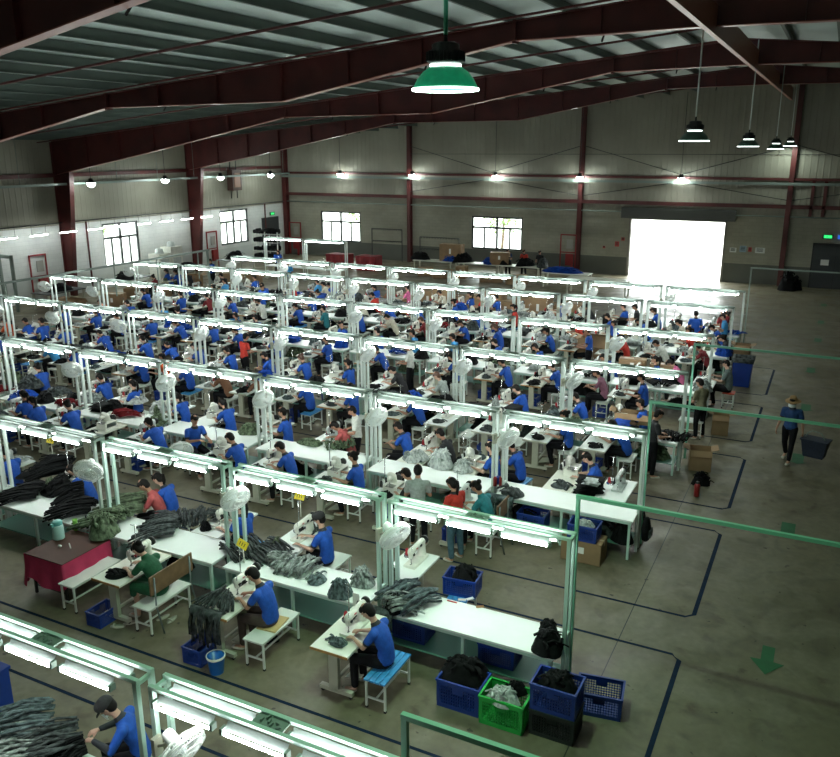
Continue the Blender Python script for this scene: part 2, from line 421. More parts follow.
for z in (3.75,):
    b = MB().use(green_grey); b.tube([(XL+.1, YF-.12, z), (9, YF-.12, z)], .035, 6); struct(b.build('wall_pipe'))
    b = MB().use(black_metal); b.tube([(XL+.15, 20, 3.75), (XL+.15, YF-.2, 3.75)], .03, 6); struct(b.build('wall_pipe.001'))
for xa, xb in ((-25.4, -13.9), (-13.9, -2.45), (-2.45, 9.)):      # rod bracing on the gable
    b = MB().use(black_metal)
    for (a, c) in (((xa, 7.5), ((xa+xb)/2, 5.9)), (((xa+xb)/2, 5.9), (xb, 7.5)), ((xa, 4.6), ((xa+xb)/2, 5.5)), (((xa+xb)/2, 5.5), (xb, 4.6))):
        b.tube([(a[0], YF-.1, a[1]), (c[0], YF-.1, c[1])], .018, 5)
    b.tube([(xa, YF-.1, 7.0), (xb, YF-.1, 7.0)], .012, 5)
    struct(b.build('wall_brace'))
b = MB().use(red_steel)
for xx in (-1.35, -.75): b.box(xx-.08, xx+.08, YF-.2, YF-.05, 3.8, 5.7)
struct(b.build('wall_post'))
for yy in (31.2, 46.6, 25.):
    b = MB().use(red_steel); b.tube([(XL+.12, yy, 0), (XL+.12, yy, 3.7)], .05, 6); struct(b.build('wall_post'))
# gate: frame, roller shutter box
b = MB().use(mat('gate_frame_steel', (.22, .20, .17), .5))
b.box(GATE[0]-.12, GATE[0], YF-.04, YF+.26, 0, 3.45).box(GATE[1], GATE[1]+.12, YF-.04, YF+.26, 0, 3.45)
g = struct(b.build('door_1'))
b = MB().use(mat('shutter_box_steel', (.055, .06, .05), .5))
b.box(-11.35, -5.05, YF-.42, YF-.02, 3.42, 4.02)
for i in range(4): b.box(-11.37, -5.03, YF-.435, YF-.42, 3.5+i*.14, 3.53+i*.14)
b.build('shutter_box', g)
# door on the right with sheet of paper
dk = mat('dark_door', (.028, .034, .036), .5)
b = MB().use(dk); b.box(-.95, 1.25, YF-.06, YF-.01, 0, 2.35)
b.use(black_metal).box(-1.02, -.95, YF-.08, YF, 0, 2.42).box(.13, .15, YF-.065, YF-.055, 0, 2.35).box(-1.02, 1.3, YF-.08, YF, 2.35, 2.42); d2 = struct(b.build('door_2'))
b = MB().use(paper); b.box(-.55, -.15, YF-.07, YF-.062, 1.25, 1.55); b.build('notice', d2)
b = MB().use(dk); b.box(XL+.01, XL+.06, 46.3, 48.2, 0, 2.75); d3 = struct(b.build('door_3'))
ex_m = mat('exit_sign_green', (.02, .5, .1), .5, emit=(.03, .9, .2), strength=.6)
for (c, rz) in (((-.35, YF-.1, 2.78), 0), ((XL+.12, 47.4, 2.98), PI/2)):
    t = empty('exit_sign', c, rz)
    b = MB().use(black_metal); b.cbox((0, 0, 0), (.52, .06, .22)); b.build('sign_case', t)
    b = MB().use(ex_m); b.cbox((0, -.035, 0), (.40, .01, .16)); b.use(paper)
    # running figure and arrow
    b.cbox((-.11, -.042, .045), (.025, .004, .025)); b.cbox((-.11, -.042, 0), (.02, .004, .06)); b.cbox((-.12, -.042, -.045), (.012, .004, .04)); b.cbox((-.095, -.042, -.04), (.012, .004, .035))
    b.cbox((.06, -.042, 0), (.12, .004, .02)); b.cbox((.13, -.042, 0), (.02, .004, .06)); b.build('sign_face', t)
    tag(t, 'green running-man exit sign above the dark door at right' if rz == 0 else 'green exit sign above the dark doorway in left corner', 'exit sign')
b = MB().use(mat('blue_sign', (.03, .1, .6), .5, emit=(.05, .2, .9), strength=.3)); b.box(.02+.1, .4, YF-.12, YF-.05, 2.68, 2.88); tag(b.build('blue_sign'), 'small blue sign beside the exit sign at far right', 'sign')
# windows
glass = mat('window_glass', (.9, .95, .93), .05, trans=1.)
fr_m = mat('window_frame_dark', (.03, .035, .035), .5)
def window(n, a0, a1, z0, z1, horiz=True):
    t = empty(f'window_{n}', ((a0+a1)/2, YF+.1, z0) if horiz else (XL-.1, (a0+a1)/2, z0), 0 if horiz else PI/2); struct(t)
    w = (a1-a0)/2; h = z1-z0; b = MB().use(fr_m); zt = h*.66
    b.box(-w, w, -.06, .06, 0, .1).box(-w, w, -.06, .06, h-.1, h).box(-w, -w+.1, -.06, .06, 0, h).box(w-.1, w, -.06, .06, 0, h).box(-w, w, -.06, .06, zt-.06, zt+.06).box(-.06, .06, -.06, .06, 0, h)
    for q in (-.5, .5): b.box(w*q-.045, w*q+.045, -.05, .05, 0, zt)
    b.build('window_frame', t)
    b = MB().use(glass); b.box(-w+.05, w-.05, -.004, .004, .05, h-.05); b.build('pane', t)
window(1, *FW[0]); window(2, *FW[1]); window(3, *LW[0], horiz=False); window(4, *LW[1], horiz=False)
# trees outside the windows
leaf = mat('leaves', (.16, .26, .06), .8, var=.5, scale=6)
def tree(x, y, h, r, label):
    t = empty('tree', (x, y, -.02)); random.seed(int(abs(x*7+y)))
    b = MB().use(mat('bark', (.12, .08, .05), .9)); b.tube([(0, 0, 0), (.1, 0, h*.4), (0, .1, h*.7)], [.14, .1, .05], 8); b.build('trunk', t)
    b = MB().use(leaf)
    for i in range(900):
        d = V((random.gauss(0, 1), random.gauss(0, 1), random.gauss(0, 1))).normalized()*r*(.45+.6*R()); c = V((0, 0, h*.65))+V((d.x, d.y, d.z*.9))
        M = Matrix.Rotation(R()*6, 3, 'Z') @ Matrix.Rotation(R()*3, 3, 'X'); s = .13
        b.add([c+M @ V(q)*s for q in ((-1, 0, 0), (0, -.5, .2), (1, 0, 0), (0, .5, .2))], [(0, 1, 2, 3)])
    b.build('crown', t); tag(t, label, 'tree')
for a in ((-33, 56, 4.2, 1.7, 'leafy tree outside the left far-wall window, its left tree'), (-29.6, 57, 3.8, 1.5, 'leafy tree outside the left far-wall window, its right tree'), (-21.5, 56, 4.4, 1.7, 'leafy tree outside the right far-wall window, its left tree'),
          (-17.2, 58, 4., 1.6, 'leafy tree outside the right far-wall window, its right tree'), (-42, 37, 4.2, 1.7, 'leafy tree outside the larger left-wall window'), (-43, 50, 4., 1.6, 'leafy tree outside the left-wall window behind the shelf')): tree(*a)
random.seed(11)

# ------------------------------------------------------------------ floor paint
tape = mat('dark_blue_floor_paint', (.005, .018, .05), .8, spec=.15, var=.3, scale=8)
LY = [(3.2, 6.62), (7.82, 11.37), (12.52, 16.0), (17.15, 20.5), (21.75, 25.2), (26.4, 29.9)]
names = ['nearest', 'second', 'third', 'fourth', 'fifth', 'sixth']
for i, (a, c) in enumerate(LY):
    b = MB().use(tape); w = .05; xr = -1.33; ch = .12
    x0 = -27.5 if i else -14
    b.box(x0, xr-ch, a-w/2, a+w/2, .001, .004); b.box(x0, xr-ch, c-w/2, c+w/2, .001, .004); b.box(xr-.035, xr+.035, a+ch, c-ch, .001, .004)
    b.add([(xr-ch, a-w/2, .004), (xr+.035, a+ch, .004), (xr-.035, a+ch, .004), (xr-ch, a+w/2, .004)], [(0, 1, 2, 3)]); b.add([(xr-ch, c-w/2, .004), (xr-ch, c+w/2, .004), (xr-.035, c-ch, .004), (xr+.035, c-ch, .004)][::-1], [(0, 1, 2, 3)])
    tag(b.build('floor_marking'), f'dark blue floor line boxing in the {names[i]} lamp row', 'floor marking')
gp = mat('green_floor_paint', (.012, .13, .045), .6, var=.2, scale=5)
p = atz(767, 660, 0)
b = MB().use(gp); hl = .42
b.add([(-.09, hl*.9, .004), (-.09, -.02, .004), (-.24, -.04, .004), (0, -hl*.95, .004), (.24, -.04, .004), (.09, -.02, .004), (.09, hl*.9, .004)], [(0, 1, 2, 3, 4, 5, 6)])
o = b.build('floor_arrow'); o.location = (p.x, p.y, 0); tag(o, 'large green painted arrow on the right floor, pointing to the viewer', 'floor marking')
for i, (px, py) in enumerate(((788, 529), (798, 458), (806, 407), (811, 370), (818, 340), (821, 322), (824, 305))):
    p = atz(px, py, 0); b = MB().use(gp); b.box(-.13, .13, -.3, .3, .001, .004); b.add([(-.22, -.28, .0045), (0, -.45, .0045), (.22, -.28, .0045)], [(0, 1, 2)])
    o = b.build('floor_arrow'); o.location = (p.x, p.y, 0); tag(o, f'faded green floor arrow, {["nearest","second nearest","third","fourth","fifth","sixth","farthest"][i]} behind the large one', 'floor marking')
b = MB().use(black_metal)
b.box(-2.28, -2.265, YB, YF, .0005, .0015); b.box(2.6, 2.615, YB, YF, .0005, .0015); struct(b.build('floor_joint'))

# ------------------------------------------------------------------ people
def loft(b, pts, lateral=(0, 1, 0), n=12, cap=True):
    """pts: (pos, half width along lateral, half depth)."""
    P = [(V(p), a, c) for p, a, c in pts]
    if cap:
        (p0, a0, c0), (p1, _, _) = P[0], P[1]; d = (p0-p1).normalized(); m = min(a0, c0)
        pre = [(p0+d*m*s, a0*k, c0*k) for s, k in ((.98, .12), (.87, .5), (.5, .87))]
        (q0, e0, f0), (q1, _, _) = P[-1], P[-2]; d = (q0-q1).normalized(); m = min(e0, f0)
        P = pre+P+[(q0+d*m*s, e0*k, f0*k) for s, k in ((.5, .87), (.87, .5), (.98, .12))]
    L = V(lateral); vs = []; fs = []
    for i, (p, a, c) in enumerate(P):
        d = (P[min(i+1, len(P)-1)][0]-P[max(i-1, 0)][0]).normalized()
        l = L-d*L.dot(d)
        if l.length < .05: l = d.orthogonal()
        l.normalize(); w = d.cross(l)
        for k in range(n): t = 2*PI*k/n; vs.append(p+l*(a*math.cos(t))+w*(c*math.sin(t)))
    for i in range(len(P)-1):
        for k in range(n): fs.append((i*n+k, i*n+(k+1) % n, (i+1)*n+(k+1) % n, (i+1)*n+k))
    fs.append(tuple(range(n))[::-1]); fs.append(tuple((len(P)-1)*n+k for k in range(n)))
    b.add(vs, fs, True)

def remeshed(b, name, vox, mats, pick=None, smooth=2):
    me = b.mesh(name+'_raw'); o = bpy.data.objects.new(name+'_raw', me); COL.objects.link(o)
    m = o.modifiers.new('r', 'REMESH'); m.mode = 'VOXEL'; m.voxel_size = vox; m.use_smooth_shade = True
    if smooth: q = o.modifiers.new('s', 'SMOOTH'); q.factor = .5; q.iterations = smooth
    dg = bpy.context.evaluated_depsgraph_get(); out = bpy.data.meshes.new_from_object(o.evaluated_get(dg)); out.name = name
    bpy.data.objects.remove(o); bpy.data.meshes.remove(me)
    out.materials.clear()
    for x in mats: out.materials.append(x)
    if pick:
        for p in out.polygons: p.material_index = pick(p.center)
    for p in out.polygons: p.use_smooth = True
    return out

def head_frame(pos, fwd_az, pitch, tilt=0):
    # local: +x forward of face, +y left, +z crown
    return Matrix.Translation(pos) @ Matrix.Rotation(fwd_az, 4, 'Z') @ Matrix.Rotation(pitch, 4, 'Y') @ Matrix.Rotation(tilt, 4, 'X')

def hand(b, wrist, direction, normal, side, curl=.7, s=1.):
    d = V(direction).normalized(); nrm = V(normal); nrm = (nrm-d*nrm.dot(d)).normalized(); lat = d.cross(nrm)
    w = V(wrist); palm = w+d*.085*s
    loft(b, [(w, .026, .02), (w+d*.03*s, .034, .017), (palm, .042*s, .014)], lat, 10)
    for i, (off, L) in enumerate(((-.032, .066), (-.011, .078), (.011, .073), (.031, .056))):
        p0 = w+d*.075*s+lat*off*s; p = p0; dd = d.copy(); pts = [(p0-d*.02, .0095, .0095)]
        for j, f in enumerate((.45, .3, .25)):
            ang = curl*(.35+.35*j); dd = (d*math.cos(ang)-nrm*math.sin(ang)).normalized(); p = p+dd*L*f*s; pts.append((p, .0090-.0008*j, .0090-.0008*j))
        loft(b, pts, lat, 8)
    q = w+d*.025*s+lat*side*.026; td = (d*.7+lat*side*.75-nrm*.35).normalized()
    loft(b, [(q, .013, .012), (q+td*.035, .0115, .0105), (q+(td+d*.4-nrm*.3).normalized()*.068, .0095, .009)], nrm, 8)

def make_figure(key, J):
    """J: joints of the pose. Returns shared meshes of body, shirt, trousers, hair kinds."""
    H4 = head_frame(J['head'], J.get('az', PI), J.get('pitch', .5), J.get('tilt', 0))
    hp = lambda x, y, z: H4 @ V((x, y, z))
    hl = (H4.to_3x3() @ V((0, 1, 0)))
    b = MB()
    # head
    loft(b, [(hp(.034, 0, -.108), .026, .024), (hp(.022, 0, -.085), .048, .052), (hp(.008, 0, -.05), .062, .078), (hp(0, 0, 0), .072, .092), (hp(-.006, 0, .045), .074, .094), (hp(-.008, 0, .08), .062, .078), (hp(-.006, 0, .1), .04, .05)], hl, 16)
    loft(b, [(hp(.088, 0, .018), .009, .008), (hp(.104, 0, -.018), .014, .014)], hl, 8)          # nose
    loft(b, [(hp(.083, -.018, -.052), .01, .008), (hp(.086, 0, -.05), .012, .01), (hp(.083, .018, -.052), .01, .008)], (0, 0, 1), 8)  # lips
    for s in (-1, 1):
        loft(b, [(hp(-.012, s*.075, -.025), .009, .016), (hp(-.014, s*.079, .015), .011, .022)], hl, 8)    # ears
        loft(b, [(hp(.08, s*.032, .032), .012, .008), (hp(.078, s*.05, .03), .01, .008)], (0, 0, 1), 8)      # brow
    nb = V(J['neck']); loft(b, [(nb, .058, .052), (nb.lerp(hp(-.015, 0, -.05), .5), .05, .048), (hp(-.015, 0, -.04), .05, .05)], J['lat'])
    # trunk
    tl = J['lat']; pel, wa, ch = V(J['pelvis']), V(J['waist']), V(J['chest'])
    fl = [(pel, .155, .105), (pel.lerp(wa, .6), .135, .095), (wa, .128, .09), (wa.lerp(ch, .6), .145, .10), (ch, .155, .098), (ch.lerp(nb, .55), .12, .075), (ch.lerp(nb, .9), .06, .052)]
    loft(b, fl, tl, 18)
    arms = []
    for s in (0, 1):
        sh, el, wr = V(J['sh'][s]), V(J['el'][s]), V(J['wr'][s]); arms.append((sh, el, wr))
        loft(b, [(ch.lerp(nb, .45), .05, .05), (sh, .052, .052)], tl)
        loft(b, [(sh, .05, .05), (sh.lerp(el, .4), .045, .045), (el, .034, .036), ], tl)
        loft(b, [(el, .035, .036), (el.lerp(wr, .3), .036, .036), (wr, .023, .020)], tl)
        hd = V(J['hd'][s]) if 'hd' in J else (wr-el); hand(b, wr, hd, J['hn'][s] if 'hn' in J else (0, 0, 1), (1 if s == 0 else -1)*J.get('thumb', 1), J.get('curl', .8))
    legs = []
    for s in (0, 1):
        hi, kn, an, to = V(J['hip'][s]), V(J['kn'][s]), V(J['an'][s]), V(J['toe'][s]); legs.append((hi, kn, an, to))
        loft(b, [(hi, .085, .088), (hi.lerp(kn, .45), .073, .076), (kn, .052, .055)], tl)
        loft(b, [(kn, .052, .055), (kn.lerp(an, .3), .052, .056), (kn.lerp(an, .75), .036, .038), (an, .033, .036)], tl)
        loft(b, [(an-V((0, 0, .03)), .036, .036), (an.lerp(to, .5)-V((0, 0, .03)), .042, .032), (to, .042, .022)], (0, 1, 0) if abs((to-an).x) > abs((to-an).y) else (1, 0, 0))
    inv = H4.inverted()
    def pick(c):
        q = inv @ c
        if q.length < .16:
            if q.x > .065 and abs(abs(q.y)-.032) < .014 and abs(q.z-.012) < .008: return 1
            if q.x > .075 and abs(q.y) < .026 and abs(q.z+.051) < .008: return 2
        return 0
    out = {'body': remeshed(b, 'person_body', .0085, [skin, eye_m, lip_m], pick, 1)}
    # shirt
    e = .014; sl = J.get('sleeve', .62)
    b = MB(); loft(b, [(p, a+e, c+e) for p, a, c in fl[(1 if J.get('tuck') else 0):-1]]+[(ch.lerp(nb, .82), .078, .07)], tl, 20)
    ends = []
    for sh, el, wr in arms:
        loft(b, [(ch.lerp(nb, .45), .062, .062), (sh, .066, .066)], tl)
        if sl <= 1: q = sh.lerp(el, sl); loft(b, [(sh, .066, .066), (sh.lerp(el, sl*.5), .062, .062), (q, .06, .058)], tl, 14); ends.append((q, el-sh))
        else: q = el.lerp(wr, .92); loft(b, [(sh, .064, .064), (el, .05, .05)], tl); loft(b, [(el, .05, .05), (q, .036, .035)], tl); ends.append((q, wr-el))
    collar = ch.lerp(nb, .95)
    def pk(c):
        if sl > 1:
            for sh, el, wr in arms:
                t_ = max(0, min(1, (c-el).dot(wr-el)/(wr-el).length_squared))
                if (c-el-(wr-el)*t_).length < .066 and t_ > 0: return 1
        if (c-collar).length < .085: return 1
        for q, d in ends:
            if (c-q).length < .09 and (c-q).dot(d.normalized()) > -.005: return 1
        return 0
    out['shirt'] = remeshed(b, 'shirt', .012, [SH['blue'], trim_m], pk)
    # trousers
    b = MB(); loft(b, [(pel-V((0, 0, .02)), .163, .114), (pel.lerp(wa, .55), .142, .101)], tl, 18)
    for hi, kn, an, to in legs:
        loft(b, [(hi, .097, .1), (hi.lerp(kn, .5), .084, .088), (kn, .066, .068)], tl, 14); loft(b, [(kn, .066, .068), (kn.lerp(an, .5), .060, .062), (kn.lerp(an, .93), .052, .054)], tl, 14)
    out['trousers'] = remeshed(b, 'trousers', .013, [blackc])
    b = MB()
    for hi, kn, an, to in legs:
        k = hi.lerp(kn, 1.); loft(b, [(hi, .11, .11), (hi.lerp(kn, .6), .11, .10), (k, .10, .085), (k-V((0, 0, .12)), .09, .07)], tl, 14)
    loft(b, [(pel, .172, .13), (pel.lerp(wa, .7), .15, .11)], tl, 18)
    loft(b, [(V(legs[0][0]).lerp(legs[1][0], .5), .13, .08), (V(legs[0][1]).lerp(legs[1][1], .5), .12, .075)], tl, 14)
    out['skirt'] = remeshed(b, 'skirt', .016, [SH['green']])
    b = MB()
    for hi, kn, an, to in legs:
        loft(b, [(an-V((0, 0, .055)), .044, .03), (an.lerp(to, .5)-V((0, 0, .035)), .05, .034), (to+(to-an)*.06-V((0, 0, .0)), .046, .026)], (0, 1, 0) if abs((to-an).x) > abs((to-an).y) else (1, 0, 0))
    out['shoes'] = remeshed(b, 'shoes', .011, [shoe_m])
    R3 = H4.to_3x3()
    def hell(b, c, r): b.ell(hp(*c), r, 16, R3, 10)
    b = MB(); hell(b, (-.030, 0, .028), (.088, .087, .098)); hell(b, (-.045, 0, -.02), (.062, .078, .075)); hell(b, (.03, 0, .075), (.06, .062, .04)); hell(b, (.036, 0, .072), (.066, .072, .052))
    short = remeshed(b, 'hair', .010, [hair_m]); out['short'] = short
    b = MB(); hell(b, (-.030, 0, .028), (.088, .088, .099)); hell(b, (-.045, 0, -.02), (.062, .08, .08)); hell(b, (.03, 0, .075), (.06, .062, .04)); hell(b, (.036, 0, .072), (.066, .072, .052))
    base = hp(-.11, 0, .02); back = V(J['back'])
    loft(b, [(base, .03, .03), (base+back*.05+V((0, 0, .01)), .034, .034), (base+back*.07+V((0, 0, -.10)), .036, .03), (base+back*.05+V((0, 0, -.22)), .030, .024), (base+back*.045+V((0, 0, -.34)), .012, .012)], tl, 10)
    out['tail'] = remeshed(b, 'hair', .010, [hair_m])
    b = MB(); hell(b, (-.030, 0, .028), (.088, .088, .099)); hell(b, (-.045, 0, -.02), (.062, .08, .08)); hell(b, (.03, 0, .075), (.06, .062, .04)); hell(b, (.036, 0, .072), (.066, .072, .052)); hell(b, (-.13, 0, .05), (.045, .05, .05))
    out['bun'] = remeshed(b, 'hair', .010, [hair_m])
    b = MB(); hell(b, (-.015, 0, .052), (.108, .099, .088)); hell(b, (.03, 0, .066), (.088, .09, .068))
    b.grid(lambda u, v: hp(.06+.10*v, (u-.5)*.15*(1-.35*v*v), .045-.03*v-.06*(u-.5)**2-.0), 8, 5); b.grid(lambda u, v: hp(.06+.10*v, (.5-u)*.15*(1-.35*v*v), .037-.03*v-.06*(u-.5)**2), 8, 5)
    for m in (0,): b.tube([hp(.055+.10*math.cos(t)*1., .075*math.sin(t), .042-.03*math.cos(t)) for t in [(-PI/2)+PI*i/10 for i in range(11)]], .006, 6)
    b.mats = [mat('black_cap_cloth', (.012, .012, .013), .85, bump=.3, scale=30)]; out['cap'] = b.mesh('cap')
    b = MB(); straw = mat('straw', (.34, .20, .08), .8, var=.3, scale=40); b.mats = [straw]
    b.lathe([(.001, .15), (.06, .145), (.085, .11), (.095, .05), (.10, .045), (.175, .025), (.18, .02), (.178, .015), (.10, .033), (.085, .04)], 24, hp(-.01, 0, .01), R3); out['straw'] = b.mesh('straw_hat')
    b = MB()
    def mk(off):
        return lambda u, v: hp((.088+off-.0)*math.cos((u-.5)*2.3)*(1.05+.14*math.exp(-((u-.5)*7)**2)*(1-abs(v-.75))), (.074+off)*math.sin((u-.5)*2.3)*1.08, -.10+.082*v)
    b.grid(mk(.012), 12, 5); b.grid(lambda u, v: mk(.008)(1-u, v), 12, 5); b.mats = [mask_m]; out['mask'] = b.mesh('face_mask')
    return out

S2 = lambda f: [f(-1), f(1)]
FIG = {}
FIG['sew'] = make_figure('sew', dict(lat=(0, 1, 0), back=(1, 0, 0), head=(-.235, 0, 1.245), pitch=.75, neck=(-.135, 0, 1.115), pelvis=(.03, 0, .585), waist=(.035, 0, .76), chest=(-.05, 0, .965),
    sh=S2(lambda s: (-.075, s*.175, 1.03)), el=S2(lambda s: (-.20, s*.235, .83)), wr=S2(lambda s: (-.42, s*.10, .85)), hd=S2(lambda s: (-1, -s*.35, -.15)),
    hip=S2(lambda s: (.0, s*.09, .57)), kn=S2(lambda s: (-.41, s*.12, .55)), an=S2(lambda s: (-.40, s*.13, .095)), toe=S2(lambda s: (-.56, s*.15, .03))))
FIG['look'] = make_figure('look', dict(lat=(0, 1, 0), back=(1, 0, 0), head=(-.10, .01, 1.30), pitch=.35, az=PI+.15, neck=(-.05, 0, 1.14), pelvis=(.03, 0, .585), waist=(.04, 0, .76), chest=(-.0, 0, .97),
    sh=S2(lambda s: (-.02, s*.175, 1.04)), el=S2(lambda s: (-.12, s*.24, .82)), wr=[(-.40, -.20, .85), (-.42, .05, .90)], hd=[(-1, .25, -.1), (-1, -.3, .1)],
    hip=S2(lambda s: (.0, s*.09, .57)), kn=S2(lambda s: (-.41, s*.13, .55)), an=[(-.30, -.14, .095), (-.44, .14, .095)], toe=[(-.46, -.16, .03), (-.60, .16, .03)]))
FIG['lean'] = make_figure('lean', dict(lat=(0, 1, 0), back=(1, 0, 0), head=(-.35, -.02, 1.18), pitch=.95, neck=(-.24, 0, 1.09), pelvis=(.03, 0, .585), waist=(-.0, 0, .75), chest=(-.13, 0, .945),
    sh=S2(lambda s: (-.17, s*.175, 1.005)), el=S2(lambda s: (-.30, s*.25, .83)), wr=S2(lambda s: (-.53, s*.14, .845)), hd=S2(lambda s: (-1, -s*.5, -.1)),
    hip=S2(lambda s: (.0, s*.09, .57)), kn=S2(lambda s: (-.41, s*.12, .56)), an=S2(lambda s: (-.36, s*.13, .095)), toe=S2(lambda s: (-.52, s*.15, .03))))
FIG['stand'] = make_figure('stand', dict(lat=(0, 1, 0), back=(1, 0, 0), head=(-.09, 0, 1.50), pitch=.55, neck=(-.035, 0, 1.36), pelvis=(.02, 0, .88), waist=(.02, 0, 1.03), chest=(.0, 0, 1.22),
    sh=S2(lambda s: (-.005, s*.175, 1.285)), el=S2(lambda s: (-.05, s*.235, 1.03)), wr=S2(lambda s: (-.28, s*.14, 1.0)), hd=S2(lambda s: (-1, -s*.3, -.1)),
    hip=S2(lambda s: (.02, s*.09, .84)), kn=[(-.02, -.10, .47), (.0, .12, .47)], an=[(.02, -.11, .09), (.03, .14, .09)], toe=[(-.13, -.13, .03), (-.12, .17, .03)]))
FIG['walk'] = make_figure('walk', dict(lat=(0, 1, 0), back=(1, 0, 0), head=(-.05, 0, 1.52), pitch=.15, neck=(-.01, 0, 1.38), pelvis=(0, 0, .89), waist=(.01, 0, 1.04), chest=(-.0, 0, 1.23),
    sh=S2(lambda s: (.0, s*.18, 1.30)), el=[(.07, -.25, 1.03), (.03, .24, 1.03)], wr=[(-.02, -.30, .80), (-.03, .30, .79)], hd=[(-.1, -.05, -1), (-.1, .05, -1)], hn=[(0, -1, 0), (0, 1, 0)],
    hip=S2(lambda s: (0, s*.09, .85)), kn=[(-.10, -.10, .48), (.04, .10, .47)], an=[(-.20, -.10, .10), (.24, .10, .14)], toe=[(-.36, -.11, .045), (.10, .11, .04)]))
FIG['fore'] = make_figure('fore', dict(lat=(0, 1, 0), back=(1, 0, 0), sleeve=2, curl=1.1, head=(-.30, -.0, 1.235), pitch=.75, neck=(-.19, 0, 1.115), pelvis=(.03, 0, .60), waist=(.0, 0, .77), chest=(-.08, 0, .965),
    sh=S2(lambda s: (-.11, s*.18, 1.03)), el=[(-.22, -.28, .85), (-.22, .26, .86)], wr=[(-.47, -.10, .87), (-.45, .08, .88)], hd=[(-.9, .4, -.1), (-1, -.4, -.1)],
    hip=S2(lambda s: (.0, s*.09, .59)), kn=S2(lambda s: (-.41, s*.12, .57)), an=S2(lambda s: (-.36, s*.13, .095)), toe=S2(lambda s: (-.52, s*.15, .03))))

def setm(o, i, m): s = o.material_slots[i]; s.link = 'OBJECT'; s.material = m
COLN = dict(blue='blue', sky='azure', navy='navy', red='orange', maroon='maroon', rose='rose', pink='pink', teal='teal', grey='grey', white='white', cream='cream', green='green', black='black', olive='olive', plaid='purplish', orange='orange', brown='brown', slate='slate')
HAIRN = {'short': 'short dark hair', 'tail': 'long dark ponytail', 'bun': 'dark hair in a bun', 'cap': 'black cap', 'straw': 'straw hat'}
def person(x, y, rz=0, fig='sew', shirt='blue', hair='short', legs='black', mask=False, z=0., hm=None, sk=None, shoes=True):
    F = FIG[fig]; t = empty('person', (x, y, z), rz)
    o = link('body', F['body'], t)
    if sk: setm(o, 0, sk)
    o = link('shirt', F['shirt'], t); setm(o, 0, SH[shirt])
    if shirt not in ('blue', 'navy', 'red'): setm(o, 1, SH[shirt])
    if legs == 'skirt': link('skirt', F['skirt'], t)
    else: o = link('trousers', F['trousers'], t); setm(o, 0, {'black': blackc, 'brown': brownc, 'jeans': jeans}[legs])
    if shoes: link('shoes', F['shoes'], t)
    if hair in ('cap', 'straw'):
        link('hair', F['short'], t); link('cap' if hair == 'cap' else 'straw_hat', F[hair], t)
    else:
        o = link('hair', F[hair], t)
        if hm: setm(o, 0, hm)
    if mask: link('face_mask', F['mask'], t)
    return t

# ------------------------------------------------------------------ lamp rows
BY = dict(A=5.03, B=9.85, C=14.52, D=19.05, E=23.4, F=28.0, G=31.4)
YC = {k: v-.15 for k, v in BY.items()}
MX = -2.65; MP = 2.93; MW = 2.78; LZ = 2.35; XEND = -27.6
def fixture(t, xa, xb, y, z):
    L = xb-xa
    b = MB().use(refl_m); yy = y-.035
    b.add([(xa, yy, z), (xb, yy, z), (xb, yy-.05, z-.07), (xa, yy-.05, z-.07)], [(0, 1, 2, 3)]); b.add([(xa, yy+.004, z), (xb, yy+.004, z), (xb, yy-.046, z-.074), (xa, yy-.046, z-.074)], [(3, 2, 1, 0)])
    b.use(green_grey).box(xa-.03, xa, yy-.09, yy-.02, z-.10, z-.03).box(xb, xb+.03, yy-.09, yy-.02, z-.10, z-.03)
    o = b.build('lamp_fixture', t)
    b = MB().use(tube_m); b.tube([(xa+.02, yy-.075, z-.085), (xb-.02, yy-.075, z-.085)], .014, 8); b.build('lamp_tube', o)
def make_gantry(pm_, wide=True):
    t = empty('light_gantry'); h = MW
    for x in (-h+.03, -.03):
        for y in (-.1, .1):
            b = MB().use(pm_); b.box(x-.026, x+.026, y-.026, y+.026, 0, LZ); b.build('post', t)
        b = MB().use(pm_); b.box(x-.02, x+.02, -.1, .1, LZ-.04, LZ); b.build('crossbar', t); b = MB().use(pm_); b.box(x-.02, x+.02, -.1, .1, .85, .89); b.build('crossbar', t)
    for y in (-.1, .1):
        b = MB().use(green_grey if pm_ != aqua else aqua); b.box(-h, 0, y-.022, y+.022, LZ, LZ+.04); b.build('rail', t)
    b = MB().use(green_grey); b.box(-1.58, -1.24, -.1, .1, LZ+.005, LZ+.02)
    for i in range(6): b.cbox((-1.5+.04*i, -.05+.1*R(), LZ+.03), (.05, .02, .03), R()*3)
    b.build('cable_plate', t)
    for i in range(3): fixture(t, -h+.16+.83*i, -h+.84+.83*i, -.1, LZ)
    fixture(t, -h+.16, -h+1.16, .1, LZ); fixture(t, -h+1.58, -h+2.56, .1, LZ)
    return proto(t)
GA = make_gantry(aqua); GW = make_gantry(white_post)
def xs_row(r): return [MX-MP*k for k in range(10) if MX-MP*k-MW > XEND-(1.4 if r not in 'AG' else .5)]
nrow = 0
for r, y in BY.items():
    for k, xr in enumerate(xs_row(r)):
        if r == 'A' and k == 0: pass
        if not (seen(xr, y, 2.3, 10) or seen(xr-MW, y, 2.3, 10)): continue
        o = dup(GA if r in 'AB' and k < 3 else GW, (xr, y, 0), 0); o.name = 'light_gantry'
        later(o, ('aqua' if r in 'AB' and k < 3 else 'white')+' steel frame with fluorescent tubes', 'light gantry', 'in '+ROWN[r], 'light gantries over the sewing lines')
for i, x in enumerate((-24.35, -27.2)):
    o = dup(GW, (x, 39.3, 0), 0); o.name = 'light_gantry'; later(o, 'small white frame with tubes', 'light gantry', 'in '+ROWN['H'], 'light gantries over the sewing lines')
